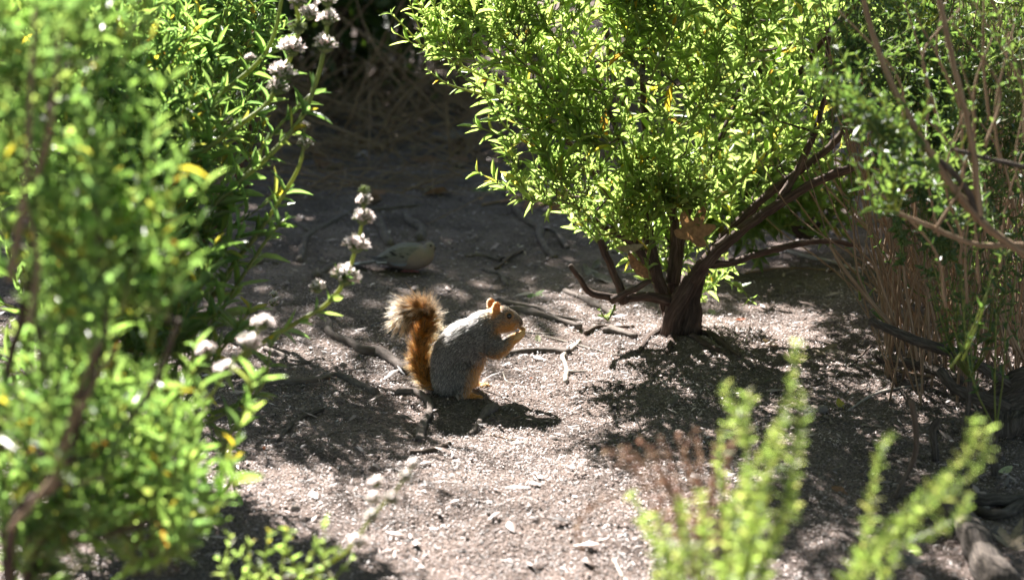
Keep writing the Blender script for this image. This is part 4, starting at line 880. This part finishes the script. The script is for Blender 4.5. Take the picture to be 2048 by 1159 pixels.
# tail fur
ng, per = 620, 26; n = ng * per
gu = rng.random(ng) ** .85 * 59; ga = rng.uniform(0, 2 * np.pi, ng)                      # locks of hair
s1 = unit(np.cross(tailT, np.array([0, 1., 0]))); s2 = np.cross(tailT, s1)
LenU = lambda u: np.interp(u, [0, 8, 20, 32, 44, 59], [.018, .026, .030, .034, .037, .036])
def tail_root(u, a):
    i_ = u.astype(int); o_ = np.cos(a)[:, None] * s1[i_] + np.sin(a)[:, None] * s2[i_]; r_ = np.interp(u, np.linspace(0, 59, len(tailpath)), [p[2] * K for p in tailpath])
    return tailP[i_] + o_ * (r_ * .7)[:, None], o_, tailT[i_]
gP, gO, gT = tail_root(gu, ga)
gD = unit(gO * np.interp(gu, [0, 30, 50, 59], [.62, .85, .85, .6])[:, None] + gT * np.interp(gu, [0, 20, 59], [.9, .7, .7])[:, None] + rng.normal(0, .24, (ng, 3)))
gTip = gP + gD * (LenU(gu) * rng.uniform(.75, 1.2, ng))[:, None]
u = np.clip(np.repeat(gu, per) + rng.normal(0, 1.1, n), 0, 58.9); an = np.repeat(ga, per) + rng.normal(0, .30, n)
P, out_, tT = tail_root(u, an); i0 = u.astype(int)
tipP = np.repeat(gTip, per, 0) + rng.normal(0, .0026, (n, 3)); Dv = tipP - P; Ltail = np.linalg.norm(Dv, axis=1) * np.where(rng.random(n) < .1, 1.15, rng.uniform(.6, 1.0, n)); D = unit(Dv)
clump = vn(an * 2.2 + 3, u * .55, 12); br = (rng.uniform(.8, 1.25, n) * np.repeat(rng.uniform(.75, 1.25, ng), per))[:, None]; topw = sst(26, 42, u)[:, None]
col = (np.array([.56, .23, .04]) * (1 - topw * .35) + np.array([.16, .09, .04]) * topw * .35) * br; mid = np.where((clump + rng.normal(0, .15, n))[:, None] < (.48 + .2 * topw), np.array([[.035, .022, .014]]), np.array([[.5, .2, .04]]) * br)
tip = (np.array([.70, .33, .08]) * (1 - topw) + np.array([.56, .36, .18]) * topw) * br
tip = np.where((clump + rng.normal(0, .2, n))[:, None] < .26, np.array([[.07, .045, .025]]), tip)
hairs('tail_fur', sq, P, D, out_, Ltail, tailT[i0] * .15 + np.array([0, 0, -.06]), np.full(n, .00024), np.clip(col, 0, 1), np.clip(mid, 0, 1), np.clip(tip, 0, 1), 6)
# eye, whiskers
def ball(name, parent, p, r, mat, sc_=(1, 1, 1)):
    V_, Q_, T_ = sphere_pts(18, 12); return obj(name, make_mesh(name, V_ * r * np.array(sc_) + p, Q_, T_, None, mat), parent)
head = (np.abs(zx - 953) < 6) & (np.abs(zy - 241) < 6) & (V[:, 1] < YS + .005)
ey = V[head][V[head][:, 1].argmin()]; ball('eye', sq, ey + np.array([.0, .0020, 0]), .0060, M['eye'])
e2 = ey.copy(); e2[1] = 2 * (YS + .007) - ey[1]; ball('eye', sq, e2 + np.array([-.004, -.0022, 0]), .0048, M['eye'])
wb = np.array(sz(1008, 302, 0, -.001)[:3]); n = 12
D = unit(np.stack([rng.normal(-.1, .5, n), rng.normal(-.8, .3, n), rng.normal(-.25, .35, n)], -1)); cw = np.tile([[.6, .5, .4]], (n, 1))
hairs('whiskers', sq, wb + rng.normal(0, .0018, (n, 3)), D, D, rng.uniform(.02, .035, n), np.tile([[-.15, 0, -.1]], (n, 1)), np.full(n, .00022), cw, cw, cw, 5)
# the shelled seed it eats
p = np.array(sz(1003, 343, 0, .001)[:3]); V_, Q_, T_ = sphere_pts(14, 9); V_ = V_ * np.array([.0048, .0032, .0030]); V_[:, 2] += .0006 * np.sin(V_[:, 0] * 900)
tag(obj('seed', make_mesh('seed', V_ + p, Q_, T_, None, plain('seed_kernel', (.55, .52, .52), .5, .4, .25, 400))), 'pale grey seed held in the paws at the squirrel mouth', 'seed')

# ---- dove
dz = 3.938; YD = on(838, 543)[1] ; KD = 1.0 / dz / 816
def dv(zx, zy, r, dy=0, wy=1.):
    p = at(480 + zx / dz, 360 + zy / dz, YD + dy); return (p[0], p[1], p[2], r * KD, wy)
dove = thing('dove', 'grey-brown dove with black wing spots crouching on shaded ground', 'dove', (at(830, 543, YD)[0], YD, 0))
me, V, N, T = skin([[dv(1085, 632, 30, .01, 1.3), dv(1165, 612, 62, .006, 1.1), dv(1280, 598, 104, 0, .95), dv(1370, 600, 108, -.004, .95), dv(1440, 600, 84, -.006, 1), dv(1480, 560, 56, -.006, 1), dv(1492, 524, 43, -.006, .9)],
                    [dv(1500, 525, 36, -.006, .9), dv(1522, 530, 18, -.009, .9), dv(1536, 537, 8, -.011, 1), dv(1550, 544, 4, -.012, 1)]], .0022, 6, 'body')
px, py, _ = proj(V); zx, zy = (px - 480) * dz, (py - 360) * dz
brw = sst(-.3, .45, (zx - 1300) / 260 + (zy - 590) / 160)
C = np.array([.18, .165, .15]) + (np.array([.29, .22, .185]) - np.array([.18, .165, .15])) * brw[:, None]
hdw = (1 - sst(40, 75, np.hypot(zx - 1495, zy - 530)))[:, None]; C = C * (1 - hdw) + np.array([.26, .21, .178]) * hdw
C = np.where((zx > 1532)[:, None], np.array([[.05, .045, .045]]), C); C *= (.85 + .12 * (vn(zx / 9, zy / 7, 3) - .5))[:, None]
setcol(me, C); a_ = me.attributes.new('thin', 'FLOAT', 'POINT'); me.materials.clear(); me.materials.append(M['skin']); obj('body', me, dove)
spots = [(1195, 570, 22, 9), (1212, 588, 22, 9), (1275, 603, 14, 10), (1322, 582, 6, 6), (1270, 585, 10, 5), (1150, 605, 20, 6), (1215, 555, 18, 5)]
for sgn in (-1, 1):
    V_, Q_, T_ = sphere_pts(64, 40)
    u_ = V_[:, [0]] ; c = np.array(dv(1265, 600, 0, sgn * .026)[:3])
    V_ = V_ * np.array([195 * KD, .010, 82 * KD]); V_[:, 2] *= np.where(V_[:, 0] < 0, 1 - .75 * (np.abs(V_[:, 0]) / (195 * KD)) ** 1.3, 1)
    V_ = V_ + c; V_[:, 1] -= sgn * .012 * ((V_[:, 0] - c[0]) / (195 * KD)) ** 2; V_[:, 2] -= (V_[:, 0] - c[0]) * .10 * -1
    px, py, _ = proj(V_); zx, zy = (px - 480) * dz, (py - 360) * dz
    C = np.tile(np.array([[.17, .156, .145]]), (len(V_), 1)) * (1 + .5 * (vn(zx / 16 + zy / 30, zy / 9, 6) - .5))[:, None]
    low = sst(640, 680, zy)[:, None] * (zx > 1180)[:, None]; C = C * (1 - low) + np.array([.26, .29, .33]) * low
    for sx, sy, ra, rb in spots: k_ = (1 - sst(.7, 1.2, np.hypot((zx - sx) / ra, (zy - sy - (zx - sx) * .25) / rb)))[:, None]; C = C * (1 - k_) + np.array([.012, .011, .012]) * k_
    mw = make_mesh('wing', V_, Q_, T_, None, M['skin']); setcol(mw, C); mw.attributes.new('thin', 'FLOAT', 'POINT'); obj('wing', mw, dove)
def feather(a, b_, wd, col, name='tail_feather', white=False):
    a, b_ = np.array(a), np.array(b_); d = unit(b_ - a); s_ = unit(np.cross(d, [0, -.25, 1])); n_ = np.cross(s_, d); V_ = []
    for u in np.linspace(0, 1, 9):
        w2 = wd * (.6 + .5 * u) * (1 if u < .8 else math.sqrt(max(.02, 1 - ((u - .8) / .2) ** 2)))
        p_ = a + (b_ - a) * u; V_ += [p_ - s_ * w2, p_ + n_ * .0012, p_ + s_ * w2, p_ - n_ * .0006]
    Q_ = [(4 * k + j, 4 * k + (j + 1) % 4, 4 * k + 4 + (j + 1) % 4, 4 * k + 4 + j) for k in range(8) for j in range(4)]
    mf = make_mesh(name, V_, Q_, None, None, M['skin']); cc = np.tile(np.array([col]), (len(V_), 1)).astype(float)
    if white: cc[-8:] = (.6, .6, .6)
    setcol(mf, cc); mf.attributes.new('thin', 'FLOAT', 'POINT'); return obj(name, mf, dove)
for k in range(6):
    f = k - 2.5; feather(dv(1120, 628 + abs(f) * 2, 0, .004 + f * .004)[:3], dv(780 + abs(f) * 45, 668 + f * 3, 0, .006 + f * .007)[:3], .006, (.20, .175, .155) if k % 2 else (.17, .155, .14), white=k == 0)
for k in range(4): feather(dv(1180 - k * 8, 612 + k * 12, 0, -.030)[:3], dv(1020 + k * 18, 606 + k * 14, 0, -.020)[:3], .005, [(.05, .05, .055), (.16, .16, .165), (.2, .2, .2), (.55, .55, .55)][k], 'flight_feather')
ball('eye', dove, np.array(dv(1503, 516, 0, -.006 - 37 * KD * .9)[:3]), .0030, M['eye'])
for sx in (1300, 1345):
    mb = MB(); a = np.array(dv(sx, 690, 0, -.004)[:3]); g0 = a.copy(); g0[2] = float(gz(a[0], a[1])) + .002
    tube(mb, spline([a, (a + g0) / 2, g0], 5), .0022, 6)
    for dx, dy in ((.018, -.006), (.02, .002), (.016, .009), (-.012, 0)): tube(mb, spline([g0, g0 + np.array([dx * .5, dy * .5, .001]), g0 + np.array([dx, dy, -.001])], 4), [.0018, .0016, .0012, .0008], 5)
    obj('leg', mb.mesh('leg', plain('dove_leg', (.35, .12, .10), .6)), dove)

# ------------------------------------------------------------------ roots, sticks and fallen leaves on the ground
def ground_stick(name, label, cat, pts, r0, r1, mat, lift=.42, sides=12, lump=.28, group=None, flute=.06, forks=()):
    """r0, r1 in photo pixels; lies on the soil, sunk in a little"""
    Y0 = on(*pts[0])[1]; k = Y0 * 1.03 / FPX
    def path(pp, a, b_):
        n0 = len(pp); rr = np.linspace(a, b_, n0) * k
        P = np.array([on(x, y) + np.array([0, 0, r_ * lift]) for (x, y), r_ in zip(pp, rr)]); P = spline(P, step=max(.008, rr.mean()))
        P += rng.normal(0, rr.mean() * .05, P.shape); rad_ = np.linspace(a, b_, len(P)) * k * (1 + .15 * np.sin(np.linspace(0, 9, len(P)) + rng.random() * 6)); return P, rad_
    P, rad_ = path(pts, r0, r1); mb = MB(); tube(mb, P, rad_, sides, lump, flute=flute)
    if forks:
        root = thing(name, label, cat, P[0], group); obj('main_stem', mb.mesh('main_stem', M[mat]), root)
        for f, a, b_ in forks: P2, r2 = path(f, a, b_); m2 = MB(); tube(m2, P2, r2, sides, lump, flute=flute); obj('fork', m2.mesh('fork', M[mat]), root)
        return root
    return tag(obj(name, mb.mesh(name, M[mat])), label, cat, group)
GR_ = 'tree roots exposed in the soil'
for a in [
    ('smooth grey-brown root winding from a bare knob to the squirrel tail', [(655, 644), (660, 668), (676, 680), (697, 687), (723, 703), (759, 711), (788, 729), (812, 748)], 8, 11),
    ('brown root running from under the flowering sage, bent like an elbow', [(500, 770), (560, 767), (606, 767), (645, 760), (668, 754), (688, 756), (715, 770), (752, 788)], 6, 8),
    ('hooked brown root curling down in front of the squirrel haunch', [(792, 787), (815, 786), (836, 789), (856, 805), (860, 826), (848, 846), (842, 862), (841, 882)], 7, 8),
    ('short dark root tapering off below the drooping sage leaves', [(530, 700), (560, 712), (585, 722), (620, 726)], 7, 3),
    ('stubby brown root standing in the shadow of the squirrel', [(988, 816), (970, 830), (958, 850), (943, 870)], 11, 5),
    ('pale straight root just behind the squirrel forepaws', [(985, 717), (1010, 711), (1057, 706), (1100, 704), (1140, 707)], 8, 8),
    ('thin knobbly root crossing the ground behind the squirrel head', [(992, 598), (1012, 606), (1040, 612), (1078, 618), (1112, 633), (1147, 641), (1202, 650)], 5, 3.5),
    ('thick pale root parallel to the knobbly root behind the squirrel head', [(1020, 620), (1048, 624), (1078, 631), (1112, 641), (1160, 657)], 9, 6),
    ('smooth pale root ending under the sawn low branch', [(1130, 585), (1150, 592), (1170, 602), (1192, 614), (1210, 622), (1230, 634)], 7, 7),
    ('pale lump of root lying beside the twisted trunk', [(1207, 664), (1225, 664), (1245, 668), (1270, 677)], 8, 7),
    ('forked knotty root in the shade left of the sage foliage tips', [(1030, 422), (1052, 442), (1078, 457), (1081, 480), (1092, 500), (1108, 516)], 8, 6),
    ('thin bent root in the shade beside the forked knotty root', [(1090, 457), (1110, 464), (1122, 480), (1135, 498)], 5, 5),
    ('short dark root lying to the right of the dove breast', [(930, 513), (950, 511), (975, 513), (1002, 522)], 4, 3.5),
    ('small bent root on the shaded ground between dove and twisted trunk', [(965, 540), (985, 546), (1002, 551), (1013, 573)], 4.5, 5),
    ('thick short root lying just behind the dove, bent at its end', [(812, 431), (820, 446), (838, 456), (845, 468), (838, 482)], 8, 9),
    ('thick straight root pointing down at the dove tail', [(752, 437), (762, 455), (770, 472), (780, 492)], 8, 9),
    ('dark root touching the dove tail and running left from it', [(632, 556), (650, 543), (672, 533), (700, 528)], 8, 6),
    ('dark root emerging from the sage shrub level with the dove', [(470, 532), (500, 528), (530, 524), (556, 528)], 7, 5)]:
    ground_stick('root', a[0], 'root', a[1], a[2], a[3], 'root', group=GR_)
ground_stick('root', 'long root forked like a Y in the shade behind the dove', 'root', [(600, 524), (606, 495), (616, 473), (640, 459), (696, 428), (749, 421), (800, 416), (850, 411)], 8, 4, 'root', group=GR_, forks=[([(625, 466), (608, 455), (580, 444)], 6, 5)])
ground_stick('forked_twig', 'bleached forked twig standing on the sunlit ground before the trunk', 'twig', [(1160, 684), (1145, 700), (1126, 715), (1130, 730), (1134, 742), (1130, 768)], 4, 4, 'palestick', .8, 8, forks=[([(1134, 744), (1150, 745), (1172, 743)], 3, 2)])
for lab, pts, r0, r1, mt in [
    ('short weathered stick lying beside the drooping sage leaves', [(557, 884), (577, 860), (606, 837), (646, 821)], 4.5, 5, 'greybark'),
    ('thin dark twig curving over the sunlit seed hulls', [(560, 903), (600, 890), (644, 878), (668, 866), (710, 862), (755, 862)], 2, 1.5, 'deadwood'),
    ('dark flat strip of bark below the hooked root', [(822, 908), (845, 906), (870, 902), (900, 892)], 4, 6, 'deadwood'),
    ('thin reddish twig at the edge of the squirrel shadow', [(980, 870), (1010, 876), (1050, 886)], 1.6, 1.2, 'drystem'),
    ('thin twig running out from the squirrel toes', [(968, 780), (1000, 792), (1035, 808)], 1.6, 1.2, 'deadwood'),
    ('crooked pale twig in front of the squirrel feet', [(1006, 745), (1012, 762), (1030, 770), (1050, 778)], 1.8, 1.2, 'palestick'),
    ('straight pale straw pointing away from the squirrel mouth', [(1046, 665), (1078, 667), (1115, 668)], 1.6, 1.2, 'palestick'),
    ('long pale straw slanting toward the forked twig', [(1085, 672), (1130, 684), (1180, 697), (1243, 712)], 1.8, 1.3, 'palestick'),
    ('dark curved twig lying against the trunk foot', [(1170, 670), (1195, 657), (1230, 657), (1268, 655)], 5, 3, 'deadwood'),
    ('thin crooked stick crossing in front of the dove breast', [(1048, 502), (1020, 516), (1002, 532), (990, 540)], 4, 3, 'deadwood'),
    ('long thin stick in the shade below the hanging sage tips', [(965, 412), (1010, 402), (1060, 390)], 3, 2, 'drystem'),
    ('thin angled twig touching a yellow leaf under the brown stems', [(1697, 822), (1722, 805), (1745, 792), (1782, 781), (1850, 770)], 2.5, 3, 'palestick'),
    ('dark thin twig lying in the shade beneath the brown stems', [(1612, 780), (1674, 755), (1715, 720), (1748, 686)], 2.5, 2, 'deadwood'),
    ('long reddish stick propped under the brown stems', [(1738, 728), (1798, 745), (1856, 755), (1906, 754), (1958, 745)], 3, 3, 'drystem'),
    ('pale peeled stick beyond the twisted trunk', [(1560, 500), (1610, 515), (1660, 525), (1720, 545)], 4, 3, 'palestick'),
    ('long thin straw on the dappled ground beyond the trunk', [(1490, 548), (1560, 538), (1640, 540), (1690, 548)], 2, 1.5, 'drystem'),
    ('pale chip of stick on the bright ground at the lower edge', [(1228, 1122), (1236, 1138), (1246, 1158)], 4, 4, 'palestick')]:
    ground_stick('twig', lab, 'twig', pts, r0, r1, mt, .9, 7, .15)
# upright dead stem
P0 = on(1790, 996); P = [P0] + [at(x, y, P0[1] + .02) for x, y in ((1808, 958), (1832, 903), (1830, 845), (1822, 800))]
mb = MB(); tube(mb, spline(P, 16), np.linspace(.0042, .0052, 16), 8, .2); tag(obj('dead_stick', mb.mesh('dead_stick', M['deadwood'])), 'upright dead stem with a broken pale top near the grey root', 'stick')

def leafshape(kind, g_):
    if kind == 'lobed':      # five pointed lobes with toothed edges
        ang = [-180, -150, -108, -82, -48, -24, 0, 24, 48, 82, 108, 150, 180]; rr = [.22, .30, .66, .36, .92, .42, 1.05, .42, .92, .36, .66, .30, .22]
        th = np.linspace(-180, 180, 49)[:-1]; r_ = np.interp(th, ang, rr) * g_.uniform(.93, 1.08, 48); th = np.radians(th)
        return np.stack([r_ * np.cos(th), r_ * np.sin(th)], -1)
    th = np.linspace(-np.pi, np.pi, 25)[:-1]; c_ = np.cos(th); return np.stack([c_, .42 * np.sin(th) * (1 - .3 * c_) * (1 - np.abs(c_) ** 3 * .7) * g_.uniform(.9, 1.1, 24)], -1)
def fallen(label, px, py, size_px, kind, mat, curl=.25, tiltv=(0, 0, 1), rot=None, p=None, seed=0, name='fallen_leaf', lift=.15):
    g_ = np.random.default_rng(seed + int(px) * 7 + int(py)); O = leafshape(kind, g_); nO = len(O); rings = [.0, .35, .7, 1.]
    V_ = [np.zeros(2)]; 
    for r_ in rings[1:]: V_ += list(O * r_)
    V_ = np.array(V_); cx, cy_ = g_.uniform(-1, 1, 2); z = curl * ((V_[:, 0] * cx + V_[:, 1] * cy_) ** 2 + .4 * np.abs(V_[:, 1]) + .15 * vn(V_[:, 0] * 3 + 5, V_[:, 1] * 3 + 5, seed)); z -= z.min()
    V_ = np.column_stack([V_, z]); T_ = [(0, 1 + j, 1 + (j + 1) % nO) for j in range(nO)]
    Q_ = [(1 + a * nO + j, 1 + (a + 1) * nO + j, 1 + (a + 1) * nO + (j + 1) % nO, 1 + a * nO + (j + 1) % nO) for a in range(2) for j in range(nO)]
    c = on(px, py) if p is None else np.array(p); k = c[1] * 1.03 / FPX * size_px * .5
    zq = Vector(tiltv).normalized().to_track_quat('Z', 'Y').to_matrix().to_4x4() @ Matrix.Rotation(g_.uniform(0, 6.28) if rot is None else rot, 4, 'Z')
    A = Matrix.Translation(Vector(c) + Vector((0, 0, .002 + (k * lift * 0)))) @ zq @ Matrix.Scale(k, 4)
    root_ = obj(name, make_mesh(name, V_, Q_, T_, None, M[mat]), None, A); tag(root_, label, 'leaf')
    mb = MB(); tube(mb, spline([(-.1, 0, z[0] + .01), (-.6, .02, z[0] + .03), (-1.1, .08, .03)], 6), .02, 4)
    return root_
fallen('large brown lobed dead leaf caught among the sage branches', 0, 0, 120, 'lobed', 'brownleaf', .25, (-.25, -1, .35), 1.2, at(1385, 470, YT - .06), 1, 'dead_leaf')
fallen('dark curled dead leaf wedged low between the sage stems', 0, 0, 80, 'oval', 'brownleaf', .9, (-.5, -.6, -.5), 1.9, at(1280, 525, YT - .05), 2, 'dead_leaf')
fallen('pale folded dead leaf resting on the low sawn branch', 0, 0, 58, 'oval', 'tanleaf', .6, (-.2, -.5, .9), .3, at(1262, 502, YT - .09), 3, 'dead_leaf')
for lab, x, y, s_, kd, mt, cu, tl in [
    ('broad tan lobed leaf lying on the dappled ground right of the trunk', 1650, 703, 95, 'lobed', 'tanleaf', .3, (0, -.3, 1)),
    ('ragged green lobed leaf lying behind the squirrel head', 1070, 592, 60, 'lobed', 'greenleaf', .4, (.1, -.4, 1)),
    ('whitish green curled leaf lying before the squirrel nose', 1076, 681, 28, 'oval', 'paleleaf', .6, (0, -.6, 1)),
    ('small yellow leaf at the end of the angled twig', 1681, 812, 36, 'oval', 'yellowleaf', .4, (0, -.5, 1)),
    ('grey dead leaf on the shaded ground by the sawn branch', 1180, 548, 58, 'oval', 'greyleaf', .4, (0, -.3, 1)),
    ('grey leaf with a bright sunlit corner by the low branch', 1205, 560, 60, 'oval', 'greyleaf', .5, (.2, -.3, 1)),
    ('small grey leaf leaning on the others by the low branch', 1192, 535, 40, 'oval', 'greyleaf', .4, (-.2, -.4, 1)),
    ('long green leaf on dark ground under the hanging sage tips', 962, 382, 56, 'oval', 'greenleaf', .3, (0, -.2, 1)),
    ('pale green leaf below the long green leaf in the shade', 972, 392, 46, 'oval', 'paleleaf', .3, (0, -.2, 1)),
    ('dull brown leaf in the shade behind the forked knotty root', 1075, 408, 80, 'oval', 'brownleaf', .4, (0, -.3, 1)),
    ('broad brown leaf half hidden under the hanging sage tips', 1130, 425, 90, 'lobed', 'brownleaf', .4, (.1, -.4, 1)),
    ('dry brown leaf at the edge of the thicket', 860, 325, 90, 'oval', 'brownleaf', .3, (0, -.2, 1)),
    ('curled brown leaf in the dark near the white flower stalks', 655, 335, 70, 'oval', 'brownleaf', .5, (0, -.2, 1)),
    ('orange scrap of leaf on sunlit ground before the squirrel', 1062, 757, 9, 'oval', 'redleaf', .3, (0, -.3, 1)),
    ('small rust leaf by the drooping sage leaves', 528, 898, 16, 'oval', 'redleaf', .4, (0, -.3, 1)),
    ('tiny rust leaf near the low sprout', 585, 1078, 18, 'oval', 'redleaf', .4, (0, -.3, 1)),
    ('curled brown leaf among dark chips near the green wands', 1680, 985, 46, 'oval', 'brownleaf', .7, (0, -.3, 1)),
    ('flat grey-brown leaf beside the thick grey root', 1825, 1125, 70, 'oval', 'greyleaf', .3, (0, -.3, 1)),
    ('large dead brown leaf right of the thick grey root', 2020, 1090, 120, 'lobed', 'tanleaf', .4, (0, -.3, 1)),
    ('white scrap of leaf under the grey trunk', 2008, 945, 40, 'oval', 'paleleaf', .4, (0, -.4, 1)),
    ('rusty leaf on bright ground behind the twisted trunk', 1482, 640, 22, 'oval', 'redleaf', .4, (0, -.3, 1)),
    ('white scrap of leaf on bright ground behind the trunk', 1425, 627, 32, 'oval', 'paleleaf', .3, (0, -.3, 1)),
    ('tan leaf on dappled ground under the leaning branches', 1540, 690, 36, 'oval', 'tanleaf', .4, (0, -.3, 1))]:
    fallen(lab, x, y, s_, kd, mt, cu, tl)
# stones
def stone(label, px, py, rx, rz):
    c = on(px, py); k = c[1] * 1.03 / FPX; V_, Q_, T_ = sphere_pts(20, 12); V_ = V_ * (1 + .35 * (vn(V_[:, 0] * 2 + px, V_[:, 1] * 2 + V_[:, 2], 2) - .5))[:, None] * np.array([rx * k, rx * k * .7, rz * k]); V_[:, 2] += rz * k * .5
    tag(obj('stone', make_mesh('stone', V_ + c, Q_, T_, None, M['rock'])), label, 'stone')
stone('tan flat stone in the dark under the thicket', 905, 283, 34, 14); stone('dark rounded stone behind the hanging sage tips', 1110, 400, 40, 22); stone('brown stone in the shade under the thicket edge', 960, 262, 30, 16)
stone('small round stone by the grey root', 1972, 1024, 11, 9); stone('dark clod on the sunlit ground near the low sprout', 590, 1020, 10, 8); stone('small dark clod behind the squirrel tail', 687, 732, 8, 6)
stone('round dark seed cone under the brown stems', 1645, 824, 12, 10)
